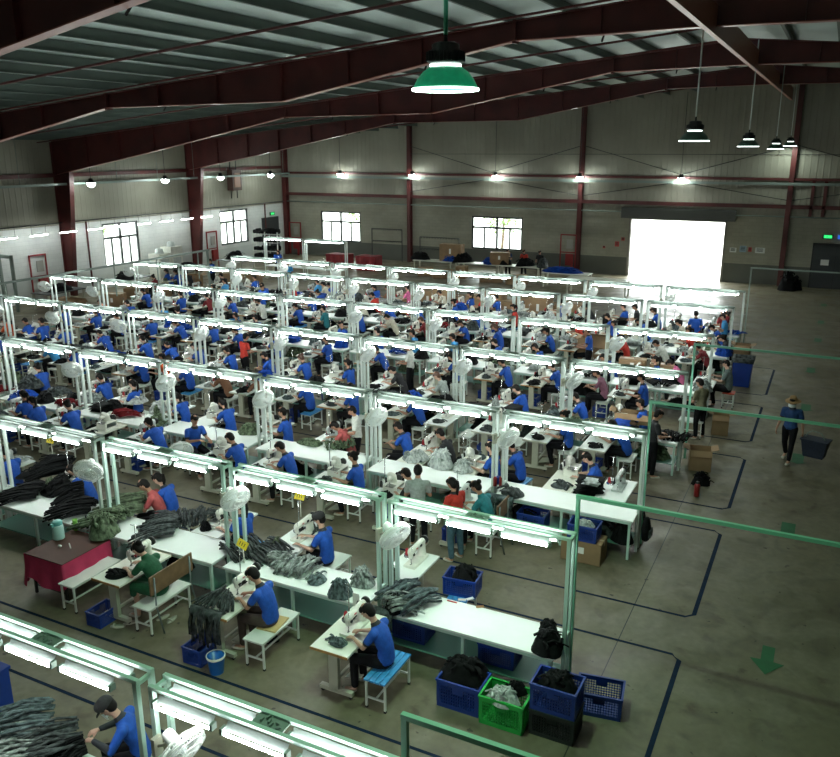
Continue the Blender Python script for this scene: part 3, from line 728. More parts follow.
# green pipe portals across the right aisle
for i, (r, y, z) in enumerate((('A', 5.02, 2.93), ('B', 10.05, 2.87), ('C', 14.8, 2.87), ('D', 19.85, 2.88), ('G', 33.4, 2.97))):
    t = empty('pipe_portal', (0, y, 0)); b = MB().use(pipe_green if r != 'G' else green_grey)
    x0 = -2.67 if r != 'G' else -2.7
    b.box(x0-.025, x0+.025, -.025, .025, 0, z); b.build('upright', t); b = MB().use(pipe_green if r != 'G' else green_grey); b.box(8.2, 8.26, -.03, .03, 0, z); b.build('upright', t)
    b = MB().use(pipe_green if r != 'G' else green_grey); b.box(x0-.03, 8.26, -.024, .024, z-.02, z+.028); b.build('crossbeam', t)
    tag(t, f'green pipe crossing the right aisle, {["nearest", "second nearest", "third nearest", "fourth nearest", "farthest"][i]} of the five', 'pipe portal')
# pipe along the left ends of the rows
b = MB().use(green_grey); b.box(-27.25, -27.15, 14, 31.2, 2.58, 2.66)
for yy in (15, 17.5, 20, 22.6, 25.2, 27.7, 30.4): b.box(-27.22, -27.18, yy-.02, yy+.02, 1.3, 2.6)
for yy in (14, 31.1): b.box(-27.24, -27.16, yy-.04, yy+.04, 0, 2.6)
tag(b.build('cable_pipe'), 'long grey-green pipe on posts along the left ends of the lamp rows', 'pipe')
t = empty('door_portal', (-34., 25.4, 0)); b = MB().use(green_grey); b.box(-.8, .15, -.06, .06, 2.5, 2.65).box(.03, .15, -.06, .06, 0, 2.6).box(-.8, -.7, -.06, .06, 0, 2.5); b.build('frame', t)
tag(t, 'grey-green steel door frame standing at the left edge', 'frame')
# tubes along the left wall
for i in range(12):
    y = 22.3+i*1.72; b = MB().use(refl_m); b.box(-.5, .5, -.05, .05, .02, .06)
    t = empty('wall_lamp', (XL+1.1, y, 3.36), PI/2); b.build('lamp_fixture', t); b = MB().use(tube_m); b.tube([(-.48, 0, 0), (.48, 0, 0)], .022, 8); b.build('lamp_tube', t)
    b = MB().use(black_metal); b.tube([(-.4, 0, .05), (-.4, 0, .45)], .01, 4).tube([(.4, 0, .05), (.4, 0, .45)], .01, 4).build('hanger', t)
    later(t, 'fluorescent tube hung along the left wall', 'wall lamp', 'of the left wall', 'tubes along the left wall')
# high bay lamps
def high_bay(x, y, z, ztop, look, D=.68, big=False, where=''):
    t = empty('high_bay_lamp', (x, y, z)); s = D/.68
    b = MB().use(green_shade if big else dark_shade); b.lathe([(.34*s, 0), (.325*s, .03*s), (.29*s, .10*s), (.23*s, .17*s), (.165*s, .215*s)], 36); b.lathe([(.335*s, 0), (.32*s, .03*s), (.285*s, .10*s), (.225*s, .17*s), (.16*s, .21*s)][::-1], 36); b.build('lamp_shade', t)
    b = MB().use(ring_white); b.lathe([(.345*s, -.012*s), (.345*s, .012*s), (.332*s, .012*s), (.332*s, -.012*s), (.345*s, -.012*s)], 36); b.build('rim', t)
    b = MB().use(ring_white); b.lathe([(.16*s, .215*s), (.163*s, .24*s), (.01, .24*s)], 36); b.build('light_ring', t)
    b = MB().use(lamp_white); b.lathe([(.001, .15*s), (.14*s, .15*s)][::-1], 24); b.mats = [mat('led_panel', (.9, .95, 1), .4, emit=(.85, 1., .93), strength=12.)]; b.build('led_panel', t)
    b = MB().use(black_metal); b.lathe([(.001, .25*s), (.165*s, .25*s), (.19*s, .27*s), (.19*s, .36*s), (.14*s, .385*s), (.14*s, .43*s), (.10*s, .45*s), (.001, .45*s)], 30)
    for k in range(30): a = 2*PI*k/30; b.cbox((.19*s*math.cos(a), .19*s*math.sin(a), .315*s), (.02*s, .006*s, .09*s), a)
    b.tube([(0, 0, .44*s), (0, 0, .54*s)], .02*s, 8); b.build('heat_sink', t)
    b = MB().use(mat('bright_green_rod', (.03, .50, .28), .4) if big else white_post); b.tube([(0, 0, .52*s), (0, 0, ztop-z)], .018 if not big else .024, 8); b.build('suspension_rod', t)
    return tag(t, look, 'pendant lamp')
high_bay(-3.75, 8.05, 7.97, 10.7, 'big bright green pendant lamp hanging in the upper middle foreground', .68, True)
for i, (px, py, y) in enumerate(((694, 141, 20.1), (748, 146.5, 29.5), (775.5, 149, 39.1), (790, 146, 48.2))):
    d = ray(px, py); k = y/d.y; zz = CAMZ+d.z*k; xx = d.x*k
    high_bay(xx, y, zz, zroof(xx)-.3, ['dark green pendant lamp, nearest and largest of the four in line at right', 'dark green pendant lamp, second nearest of the four in line at right', 'dark green pendant lamp, third nearest of the four in line at right', 'dark green pendant lamp, farthest and rightmost of the four in line'][i], .66)
def spot(x, y, i, wall):
    t = empty('high_bay_lamp', (x, y, 5.72)); b = MB().use(black_metal); b.lathe([(.001, .22), (.1, .22), (.12, .1), (.19, .03), (.19, 0), (.17, 0)], 20); b.tube([(0, 0, .2), (0, 0, zroof(x)-5.72-.25)], .014, 6); b.build('lamp_housing', t)
    b = MB().use(lamp_white); b.ell((0, 0, -.04), (.19, .19, .16), 16); b.build('lens', t)
    later(t, 'small bright hanging lamp', 'bright lamp', 'of the '+wall, 'bright lamps near the '+wall)
for i, px in enumerate((340, 412, 495.5, 580, 681)): spot(x_for(px, 48.5, 5.72), 48.5, i, 'far wall')
for i, y in enumerate((30.4, 35.6, 40.3, 45.3)): spot(XL+1.7, y, i, 'left wall')

# ------------------------------------------------------------------ furniture prototypes
def make_worktable():
    t = empty('work_table'); w = MW-.08
    b = MB().use(table_white); b.box(-w, 0, -.375, .375, .77, .80); b.build('tabletop', t)
    for x in (-w+.06, -w/2, -.06):
        for y in (-.33, .33):
            b = MB().use(aqua); b.box(x-.022, x+.022, y-.022, y+.022, 0, .77); b.build('leg', t)
    b = MB().use(aqua); b.box(-w+.03, -.03, -.35, -.31, .71, .77).box(-w+.03, -.03, .31, .35, .71, .77)
    for x in (-w+.06, -w/2, -.06): b.box(x-.02, x+.02, -.33, .33, .22, .25).box(x-.02, x+.02, -.33, .33, .72, .77)
    b.build('table_frame', t)
    b = MB().use(mat('shelf_green', (.13, .32, .25), .5)); b.box(-w+.04, -.04, -.30, .30, .25, .27); b.build('shelf', t)
    return proto(t)
WT = make_worktable()
def make_machine_table(edge):
    # worker side is +x; long axis y; needle at y=0
    t = empty('machine_table')
    b = MB().use(table_cream if edge else table_white); b.box(-.30, .30, -.62, .53, .752, .785); b.build('tabletop', t)
    m = wood_edge if edge else stand_cream
    b = MB().use(m); b.box(-.303, .303, -.628, -.62, .748, .786); b.build('edge_band', t)
    b = MB().use(m); b.box(-.303, .303, .53, .538, .748, .786); b.build('edge_band', t)
    for y in (-.45, .40):
        b = MB().use(stand_cream); b.box(-.10, .05, y-.035, y+.035, .07, .75).box(-.26, .27, y-.035, y+.035, .05, .11).box(-.18, .14, y-.03, y+.03, .72, .752); q = b.build('leg', t)
        for x in (-.22, .23):
            c = MB().use(rubber); c.tube([(x, y-.018, .027), (x, y+.018, .027)], .027, 10); c.box(x-.012, x+.012, y-.012, y+.012, .025, .05); c.build('caster', q)
    b = MB().use(stand_cream); b.box(-.05, -.01, -.42, .37, .18, .22); b.build('crossbar', t)
    b = MB().use(black_metal); b.tube([(-.05, .05, .60), (-.05, .30, .60)], .085, 12); b.box(-.09, -.01, .1, .2, .62, .75); b.build('motor', t)
    b = MB().use(stand_cream); b.cbox((.10, -.02, .12), (.26, .32, .02), M=Matrix.Rotation(-.25, 3, 'Y')); b.build('pedal', t)
    return proto(t)
MT1, MT2 = make_machine_table(True), make_machine_table(False)

def spool(b, x, y, z, m):
    b.use(m); b.lathe([(.001, z), (.032, z), (.03, z+.015), (.024, z+.08), (.012, z+.10), (.001, z+.10)], 12, (x, y, 0))
def make_lock(col):
    t = empty('sewing_machine')            # bed on z=0, needle at origin, pillar towards +y
    b = MB().use(col)
    b.box(-.09, .09, -.07, .42, 0, .035)
    loft(b, [((0, .36, .03), .075, .065), ((0, .36, .12), .06, .055), ((0, .355, .20), .06, .055), ((0, .34, .245), .055, .05)], (1, 0, 0), 14)
    loft(b, [((0, .37, .235), .055, .06), ((0, .22, .235), .048, .052), ((0, .08, .235), .046, .05), ((0, 0, .225), .05, .062)], (1, 0, 0), 14)
    loft(b, [((0, -.005, .24), .048, .035), ((0, -.005, .15), .036, .028)], (1, 0, 0), 12); b.build('machine_head', t)
    b = MB().use(chrome); b.tube([(0, 0, .15), (0, 0, .035)], .006, 6).box(-.012, .012, -.02, .02, .035, .042).tube([(0, .015, .15), (0, .015, .05)], .005, 6).tube([(.03, -.03, .26), (.03, -.03, .32)], .005, 6); b.build('needle_bar', t)
    b = MB().use(black_metal); b.tube([(0, .44, .235), (0, .475, .235)], .062, 18); b.use(machine_grey).tube([(0, .475, .235), (0, .48, .235)], .03, 12); b.build('handwheel', t)
    b = MB().use(thread_red); b.cbox((.052, .10, .255), (.010, .05, .008)); b.use(thread_black).cbox((.05, .24, .24), (.012, .05, .03)).cbox((.05, .0, .20), (.02, .03, .03)); b.build('badge', t)
    s_ = MB().use(chrome); s_.tube([(-.16, .30, 0), (-.16, .30, .52)], .008, 6).tube([(-.24, .30, .50), (-.08, .30, .50)], .005, 5).lathe([(.001, .012), (.10, .012), (.10, .0)], 16, (-.16, .30, 0)); q = s_.build('thread_stand', t)
    for i, (x, m) in enumerate(((-.21, thread_red), (-.11, thread_black))): c = MB(); spool(c, x, .30, .015, m); c.build('spool', q)
    return proto(t)
def make_over(col):
    t = empty('overlock_machine')
    b = MB().use(col)
    b.cbox((-.0, .15, .07), (.26, .34, .14)); loft(b, [((-.06, .22, .12), .09, .08), ((-.06, .2, .24), .085, .075), ((-.05, .12, .29), .06, .06)], (1, 0, 0), 14); loft(b, [((-.05, .18, .27), .05, .045), ((-.02, 0, .25), .035, .04)], (1, 0, 0), 12)
    b.build('machine_head', t)
    b = MB().use(chrome); b.tube([(0, 0, .24), (0, 0, .10)], .006, 6).cbox((.02, .0, .145), (.16, .14, .008)); b.cbox((.132, .15, .08), (.004, .26, .09)); b.build('needle_plate', t)
    b = MB().use(black_metal); b.tube([(-.02, .36, .16), (-.02, .40, .16)], .065, 16); b.build('handwheel', t)
    s_ = MB().use(chrome); s_.tube([(-.20, .2, 0), (-.20, .2, .55)], .008, 6).tube([(-.20, .0, .54), (-.20, .40, .54)], .005, 5).box(-.24, -.16, .02, .38, .06, .075); q = s_.build('thread_stand', t)
    for i in range(4): c = MB(); spool(c, -.20, .06+.09*i, .075, thread_white if i % 2 else thread_black); c.build('spool', q)
    return proto(t)
LKW, LKG, OVR = make_lock(machine_white), make_lock(machine_grey), make_over(machine_white)
def make_stool(kind, w=.34, L=.62, h=.47):
    t = empty('stool'); fr = stool_white
    if kind == 'blue':
        b = MB().use(stool_blue)
        for i in range(4): x = -w/2+w*(i+.5)/4; b.box(x-w/8+.006, x+w/8-.006, -L/2, L/2, h-.025, h)
    else: b = MB().use(stool_white if kind == 'white' else mat('stool_red', (.5, .06, .03), .5)); b.box(-w/2, w/2, -L/2, L/2, h-.025, h)
    b.build('seat', t)
    for x in (-1, 1):
        for y in (-1, 1):
            b = MB().use(fr); X, Y = x*(w/2-.025), y*(L/2-.04); b.box(X-.014, X+.014, Y-.014, Y+.014, .02, h-.025); b.use(rubber).box(X-.017, X+.017, Y-.017, Y+.017, 0, .03); b.build('leg', t)
    b = MB().use(fr); a = w/2-.025; c = L/2-.04
    b.box(-a, a, -c-.01, -c+.01, .16, .185).box(-a, a, c-.01, c+.01, .16, .185).box(-.01, .01, -c, c, .16, .185).box(-a, a, -c-.01, -c+.01, h-.05, h-.025).box(-a, a, c-.01, c+.01, h-.05, h-.025).box(-a-.01, -a+.01, -c, c, h-.05, h-.025).box(a-.01, a+.01, -c, c, h-.05, h-.025); b.build('stretcher', t)
    return t
ST = {'white': proto(make_stool('white')), 'blue': proto(make_stool('blue'))}
ST['bench'] = proto(make_stool('white', .36, .95, .47)); ST['bluebench'] = proto(make_stool('blue', .34, .78, .47)); ST['long'] = proto(make_stool('white', .33, 1.05, .50)); ST['red'] = proto(make_stool('red', .34, .34, .47))

def make_fan():
    t = empty('fan'); tilt = Matrix.Rotation(.55, 3, 'X') @ Matrix.Rotation(0, 3, 'Z')
    # axis points along -y then tilted down; lathe axis is z so map
    A = Matrix.Rotation(PI/2+.5, 3, 'X')     # z -> -y, downwards
    c = V((0, -.36, .02)); r = .25
    b = MB().use(fan_white)
    for rr, z in ((r, 0.0), (r, .02), (r*.96, .055), (r*.62, .085), (r*.3, .095), (r*.96, -.04), (r*.7, -.07)):
        pts = [c+A @ V((rr*math.cos(k*PI/12), rr*math.sin(k*PI/12), z)) for k in range(25)]; b.tube(pts, .0065 if rr < r else .009, 5, False)
    for k in range(40):
        a = k*PI/20; ca, sa = math.cos(a), math.sin(a)
        b.tube([c+A @ V((q*r*ca, q*r*sa, z)) for q, z in ((.12, .095), (.62, .085), (.96, .055), (1, .01))], .0036, 4, False)
        b.tube([c+A @ V((q*r*ca, q*r*sa, z)) for q, z in ((.3, -.08), (.7, -.07), (.96, -.04), (1, .0))], .0036, 4, False)
    b.lathe([(.001, .10), (.045, .10), (.05, .09)][::-1], 16, c, A); b.build('cage', t)
    b = MB().use(fan_blade)
    for k in range(3):
        a0 = k*2*PI/3
        def bl(u, v, a0=a0): rr = .04+u*(r*.86-.04); a = a0+(v-.5)*1.5*(.7+.3*u); return c+A @ V((rr*math.cos(a), rr*math.sin(a), .01+.035*(v-.5)))
        b.grid(bl, 6, 6); b.grid(lambda u, v, bl=bl: bl(1-u, v)+A @ V((0, 0, -.003)), 6, 6)
    b.lathe([(.04, -.02), (.04, .04), (.001, .05)], 14, c, A); b.build('blades', t)
    b = MB().use(fan_white); b.lathe([(.001, -.24), (.05, -.235), (.062, -.2), (.065, -.10), (.05, -.07), (.001, -.07)], 18, c, A); b.build('motor_housing', t)
    b = MB().use(stand_cream); b.tube([(0, 0, -.1), (0, -.1, -.04), c+A @ V((0, 0, -.14))], .018, 8); b.box(-.05, .05, -.02, .03, -.2, .0); b.build('bracket', t)
    return proto(t)
FAN = make_fan()

def make_crate(m, w=.54, d=.38, h=.30):
    t = empty('crate'); b = MB().use(m); T = .012
    b.box(-w/2+.01, w/2-.01, -d/2+.01, d/2-.01, 0, .012)
    for sx, sy in ((1, 0), (-1, 0), (0, 1), (0, -1)):
        L = d if sx else w; n = 11 if sx else 15
        def bx(u0, u1, z0, z1, e=0):
            if sx: xa = sx*(w/2)-T*(sx > 0)-e*(sx < 0); b.box(xa, xa+T+e, u0, u1, z0, z1)
            else: ya = sy*(d/2)-T*(sy > 0)-e*(sy < 0); b.box(u0, u1, ya, ya+T+e, z0, z1)
        bx(-L/2, L/2, 0, .05); bx(-L/2, L/2, h-.05, h-.0, .006); bx(-L/2, -L/2+.04, .05, h-.05, .004); bx(L/2-.04, L/2, .05, h-.05, .004)
        for i in range(n): u = -L/2+.05+(L-.1)*i/(n-1); bx(u-.004, u+.004, .05, h-.05)
        for i in range(5): z = .08+(h-.16)*i/4; bx(-L/2+.03, L/2-.03, z-.004, z+.004)
        bx(-L*.13, L*.13, h-.12, h-.05)
    b.build('basket', t)
    b = MB().use(m); e = .014; b.box(-w/2-e, w/2+e, -d/2-e, -d/2+.012, h-.014, h+.006).box(-w/2-e, w/2+e, d/2-.012, d/2+e, h-.014, h+.006).box(-w/2-e, -w/2+.012, -d/2, d/2, h-.014, h+.006).box(w/2-.012, w/2+e, -d/2, d/2, h-.014, h+.006); b.build('rim', t)
    return proto(t)
CR = {'blue': make_crate(crate_blue), 'green': make_crate(crate_green), 'black': make_crate(crate_black)}

# ------------------------------------------------------------------ garments
def strip(b, path, w, th, nrm=None):
    """ribbon of cloth along path with thickness"""
    P = [V(p) for p in path]; vs = []; fs = []
    for i, p in enumerate(P):
        d = (P[min(i+1, len(P)-1)]-P[max(i-1, 0)]).normalized(); l = d.cross(V((0, 0, 1)))
        if l.length < .1: l = V((1, 0, 0))
        l.normalize(); n = l.cross(d)
        for q, e in ((-1, -1), (-.4, .6), (.3, 1), (1, -.6)): vs.append(p+l*(q*w/2)+n*(e*th/2))
    for i in range(len(P)-1):
        for k in range(4): fs.append((i*4+k, i*4+(k+1) % 4, (i+1)*4+(k+1) % 4, (i+1)*4+k))
    fs += [(3, 2, 1, 0), tuple((len(P)-1)*4+k for k in range(4))]
    b.add(vs, fs, True)
def me_fan(L=.75, W=.9, n=46, seed=1):
    random.seed(seed); b = MB()
    for i in range(n):
        f = i/(n-1)-.5; a = f*1.3+random.uniform(-.12, .12); l = L*random.uniform(.75, 1.05); z0 = .015+.13*(1-(2*f)**2)*R()+.02
        x0 = f*W*.5; path = []
        for j in range(6): s = j/5; path.append((x0+math.sin(a)*l*s+.012*math.sin(6*s+i), math.cos(a)*l*s-.25, z0*(1-.75*s)+.035*math.sin(PI*s)+.012))
        strip(b, path, random.uniform(.035, .06), .016)
    return b
def me_stack(L=.6, W=.8, n=40, seed=1):
    random.seed(seed); b = MB()
    for i in range(n):
        f = i/(n-1)-.5; x = f*W+random.uniform(-.02, .02); l = L*random.uniform(.85, 1.05); lay = random.choice((0, 1, 2)); sk = random.uniform(-.25, .25)
        path = [(x+sk*(s-.5)*l+.02*math.sin(5*s+i), (s-.5)*l, .015+.04*lay+.035*math.sin(PI*s)+.008*math.sin(12*s+i)) for s in [j/6 for j in range(7)]]
        strip(b, path, random.uniform(.04, .07), .02)
    return b
def me_mound(rx=.4, ry=.3, h=.2, seed=1, fold=14, n=40):
    random.seed(seed); b = MB(); off = V((R()*50, R()*50, R()*50)); nv = n//2
    def fn(u, v):
        a = 2*PI*u; r = (1-v); d = V((math.cos(a), math.sin(a), 0)); q = d*(r*2.0)+off
        wob = 1+.22*noise.noise(V((math.cos(a)*1.5, math.sin(a)*1.5, 0))+off)
        z = h*max(0., 1-r**2.2)*(1+.5*noise.noise(q*1.3)*min(1, r*3)) + .05*(1-r**4)*(abs(noise.noise(q*2.7+V((0, 0, 3))))*1.6)+.018*(1-r**6)*noise.noise(q*7)
        return V((d.x*rx*r*wob, d.y*ry*r*wob, max(.004, z+.006)))
    b.grid(fn, n, nv)
    for i in range(fold):
        a = R()*2*PI; r = .2+.75*R(); x, y = math.cos(a)*rx*r, math.sin(a)*ry*r; zz = h*max(0, 1-r**2.2); t = R()*PI; l = .14+.15*R()
        strip(b, [(x+math.cos(t)*l*(s-.5)+.02*math.sin(7*s), y+math.sin(t)*l*(s-.5), max(.012, zz+.03+.03*math.sin(PI*s)-.09*abs(s-.5)*r)) for s in [j/5 for j in range(6)]], .05+.04*R(), .02)
    return b
def me_folded(n=6, w=.36, d=.28, seed=1):
    random.seed(seed); b = MB()
    for i in range(n):
        rz = random.uniform(-.25, .25); z = .012+.028*i; M = Matrix.Rotation(rz, 3, 'Z'); a = w*random.uniform(.85, 1.05)/2; c = d*random.uniform(.85, 1.05)/2; o = V((random.uniform(-.03, .03), random.uniform(-.03, .03), z))
        b.grid(lambda u, v, M=M, a=a, c=c, o=o: o+M @ V(((u-.5)*2*a*(1+.04*math.sin(9*v)), (v-.5)*2*c, .013*math.sqrt(max(0, 1-(2*u-1)**6))*math.sqrt(max(0, 1-(2*v-1)**6))+.004*math.sin(8*u+i))), 10, 8)
        b.grid(lambda u, v, M=M, a=a, c=c, o=o: o+M @ V(((.5-u)*2*a, (v-.5)*2*c, -.012*math.sqrt(max(0, 1-(2*u-1)**6))*math.sqrt(max(0, 1-(2*v-1)**6)))), 10, 8)
    return b
PIL = {}
for k, mk in dict(fan=[me_fan(seed=2), me_fan(seed=3), me_fan(L=.55, W=.7, n=34, seed=9)], stack=[me_stack(seed=4), me_stack(seed=5)], mound=[me_mound(seed=6), me_mound(.36, .32, .24, 7), me_mound(.45, .28, .15, 8), me_mound(.3, .3, .28, 12)],
                  flat=[me_mound(.2, .14, .04, 21, 5, 24), me_mound(.17, .18, .05, 22, 6, 24)], fold=[me_folded(6, seed=1), me_folded(8, .4, .3, seed=2)]).items():
    PIL[k] = []
    for b in mk: b.use(CL['black']); b.m = [0]*len(b.f); PIL[k].append(b.mesh('garment_'+k))
random.seed(5)
PN = dict(fan='fanned-out pile of {} garment strips', stack='row of {} garment pieces', mound='crumpled heap of {} garments', flat='small piece of {} cloth', fold='stack of folded {} garments')
CN = dict(black='black', charcoal='dark charcoal', grey='grey', light='pale grey', olive='olive', slate='slate green', blue='blue', red='dark red')
def pile(kind, col, x, y, z, rz=0., s=(1, 1, 1), i=0, where=None, label=None, support=''):
    nm = {'flat': 'cloth_piece', 'fold': 'folded_garments'}.get(kind, 'garment_pile')
    o = link(nm, PIL[kind][i % len(PIL[kind])]); o.location = (x, y, z); o.rotation_euler = (0, 0, rz); o.scale = s if isinstance(s, tuple) else (s, s, s)
    setm(o, 0, CL[col]); cat = {'flat': 'cloth piece', 'fold': 'folded garments'}.get(kind, 'garment pile')
    if label: tag(o, label, cat)
    else: later(o, PN[kind].format(CN[col]), cat, where)
    return o

PN.update(fan='fanned {} garment strips', stack='row of {} garment pieces', mound='heap of {} garments', flat='piece of {} cloth', fold='folded {} garments')
# ------------------------------------------------------------------ centre work tables
def wt(xr, r, look='long white work table'):
    o = dup(WT, (xr, YC[r], 0), 0); o.name = 'work_table'
    return later(o, look, 'work table', 'in '+ROWN[r], 'long white work tables')
for r in 'BCDEFG':
    for k, xr in enumerate(xs_row(r)):
        if seen(xr-.1, YC[r], .8, 60) or seen(xr-MW, YC[r], .8, 60): wt(xr-.04, r)
for x in (-6.55, -9.4): wt(x, 'A')

# ------------------------------------------------------------------ stations
RC = 'ABCDEFG'
LANE = {(r, 'n'): YC[r]-.95 for r in RC}; LANE.update({(r, 'f'): YC[r]+1.03 for r in RC})
WHERE = lambda r, l: ('near' if l == 'n' else 'far')+' side of '+ROWN[r]
OCC = {k: [] for k in LANE}
def nearest(y):
    return min(LANE, key=lambda k: abs(LANE[k]-y))
n_st = 0
def station(x, key, yper=None, stool='white', machine=None, edge=None, cloth='black'):
    """x: where the worker sits. table on the -x side"""
    global n_st
    n_st += 1; y = LANE[key]; yper = y if yper is None else yper; r, l = key; far = r in 'EFG'
    tx = x-.60
    if machine is None: machine = random.choice(('lw', 'lw', 'lg', 'ov'))
    if edge is None: edge = R() < .45
    o = dup(MT1 if edge else MT2, (tx, y, 0), 0); o.name = 'machine_table'
    later(o, ('cream wood-edged' if edge else 'plain white-topped'), 'machine table', WHERE(r, l), 'sewing machine tables')
    P = {'lw': LKW, 'lg': LKG, 'ov': OVR}[machine]
    m = dup(P, (tx+.03, yper, .785), 0, scale=(1.15, 1.08, 1.15)); m.name = 'overlock_machine' if machine == 'ov' else 'sewing_machine'
    later(m, {'lw': 'white sewing machine', 'lg': 'grey sewing machine', 'ov': 'boxy cream overlock machine'}[machine], 'sewing machine', WHERE(r, l), 'sewing machines')
    if cloth == 'black': cloth = random.choice(('black', 'black', 'charcoal', 'slate', 'light'))
    if cloth and R() < .6: pile('mound', random.choice(('black', 'black', 'charcoal', 'grey', 'light', 'olive')), tx-.12, y+(.42 if l == 'n' else -.44)+.0*yper, .786, R()*6, (.36, .36, random.uniform(.5, .9)), int(R()*4), WHERE(r, l))
    if cloth: pile('flat', cloth, tx-.0, y-.38+(.75 if l == 'f' and yper < y-.05 else 0), .786, R()*3, random.uniform(.8, 1.2), int(R()*2), WHERE(r, l))
    if stool:
        s = dup(ST[stool], (x+.06, yper, 0), 0); s.name = 'stool'
        later(s, {'white': 'white stool', 'blue': 'blue slatted stool', 'bench': 'white bench stool', 'bluebench': 'blue slatted bench stool', 'long': 'long white bench stool', 'red': 'red stool'}[stool], 'stool', WHERE(r, l), 'stools at the sewing stations')
    OCC[key].append((tx-.32, x+.30)); return o
def free(key, a, c): return all(c < p-.03 or a > q+.03 for p, q in OCC[key])
def pl(t, fig, shirt, hair, where, extra=''):
    pose = {'stand': 'standing', 'walk': 'walking'}.get(fig, 'seated')
    h = {'tail': ', dark ponytail', 'bun': ', hair bun', 'cap': ', black cap'}.get(hair, '')
    later(t, f'{pose} in {COLN[shirt]} shirt{h}', 'person', where, 'workers on the sewing lines')
HEADX = {'sew': -.235, 'look': -.10, 'lean': -.35, 'fore': -.30, 'stand': -.09, 'walk': -.05}
HEADZ = {'sew': 1.245, 'look': 1.30, 'lean': 1.18, 'fore': 1.235, 'stand': 1.5, 'walk': 1.52}
def sit(px, py, shirt='blue', hair='short', fig='sew', rz=None, stool='white', mask=False, legs='black', table=True, key=None, snap=.22, label=None, **kw):
    z = HEADZ[fig]; p = atz(px, py, z); key = key or nearest(p.y); ly = LANE[key]
    y = min(max(p.y, ly-snap), ly+snap); x = x_for(px, y, z)
    rz = random.uniform(-.18, .18) if rz is None else rz
    hx = HEADX[fig]; ox, oy = x-hx*math.cos(rz), y-hx*math.sin(rz)
    t = person(ox, oy, rz, fig, shirt, hair, legs, mask, sk=random.choice((skin, skin, skin2)), hm=kw.get('hm'))
    if label: tag(t, label, 'person', 'workers on the sewing lines')
    else: pl(t, fig, shirt, hair, WHERE(*key))
    free_ = free(key, ox-.9, ox+.28)
    if table and free_: station(ox, key, oy, stool, kw.get('machine'), kw.get('edge'), kw.get('cloth', 'black'))
    else:
        s = dup(ST['white' if stool == 'bench' else stool], (ox+.03, oy, 0), rz); s.name = 'stool'; later(s, {'blue': 'blue slatted stool', 'bluebench': 'blue slatted bench stool'}.get(stool, 'white stool'), 'stool', WHERE(*key), 'stools at the sewing stations'); OCC[key].append((ox-.25, ox+.25))
    return t, ox, oy
def stand(px, py, shirt, hair='short', rz=0., fig='stand', legs='black', mask=False, label=None, z=None, **kw):
    zz = HEADZ[fig] if z is None else z
    p = atz(px, py, zz); hx = HEADX[fig]
    t = person(p.x-hx*math.cos(rz), p.y-hx*math.sin(rz), rz, fig, shirt, hair, legs, mask, sk=kw.get('sk'), hm=kw.get('hm'))
    if label: tag(t, label, 'person', 'workers standing on the floor')
    else: pl(t, fig, shirt, hair, 'near the '+ROWN[nearest(p.y)[0]])
    return t, p

# named people of the foreground
def F(*a, **k): return sit(*a, **k)
F(368, 612, 'blue', 'short', 'sew', rz=.05, stool='bluebench', machine='lw', edge=True, cloth='slate', key=('B', 'n'), label='worker in blue polo on the blue slatted bench stool, front centre')
F(253, 575, 'blue', 'short', 'sew', rz=.05, stool='bench', machine='lw', edge=True, cloth=None, legs='brown', key=('B', 'n'), label='worker in blue polo and brown trousers on white bench stool')
F(139, 549, 'green', 'bun', 'lean', rz=.0, stool='bench', machine='lw', edge=True, legs='skirt', key=('B', 'n'), label='worker in dark green dress, bent over machine by wooden-backed bench')
F(319, 519, 'blue', 'cap', 'look', mask=True, stool='bench', key=('B', 'f'), machine='lw', edge=False, cloth='charcoal', label='worker in blue shirt and black cap with white mask, second row')
F(239, 508, 'blue', 'tail', 'look', stool='bluebench', key=('B', 'f'), machine='lw', edge=False)
F(144, 489, 'rose', 'short', 'sew', rz=.5, table=False, key=('B', 'f'), label='woman in rose pink top sorting olive strips, second lamp row')
F(158, 479, 'blue', 'tail', 'sew', stool='bench', key=('B', 'f'), machine='ov')
F(73, 470, 'blue', 'short', 'lean', stool='white', key=('B', 'f'), machine='ov', edge=False, cloth='black')
F(4, 458, 'blue', 'short', 'sew', key=('B', 'f'))
# row C near
stand(418, 471, 'grey', 'short', rz=-1.15, label='standing person in grey polo seen from behind, third lamp row')
F(406, 474, 'black', 'short', 'sew', rz=-.2, key=('C', 'n'), machine='ov')
stand(452, 484, 'red', 'tail', rz=-.35, legs='jeans', label='standing woman in orange-red shirt and jeans, third lamp row')
F(476, 487, 'teal', 'bun', 'sew', rz=-.1, key=('C', 'n'), stool='white', machine='lg', label='worker in teal shirt on chair with wooden back, third row')
F(280, 447, 'blue', 'short', 'sew', key=('C', 'n'), machine='lw', edge=False)
F(230, 438, 'blue', 'short', 'sew', key=('C', 'n'), machine='ov', edge=False)
F(195, 420, 'blue', 'short', 'look', rz=2.7, key=('C', 'n'), table=False, snap=.6)
F(67, 405, 'blue', 'bun', 'sew', key=('C', 'n'), edge=False); F(32, 401, 'blue', 'tail', 'sew', key=('C', 'n'), edge=False)
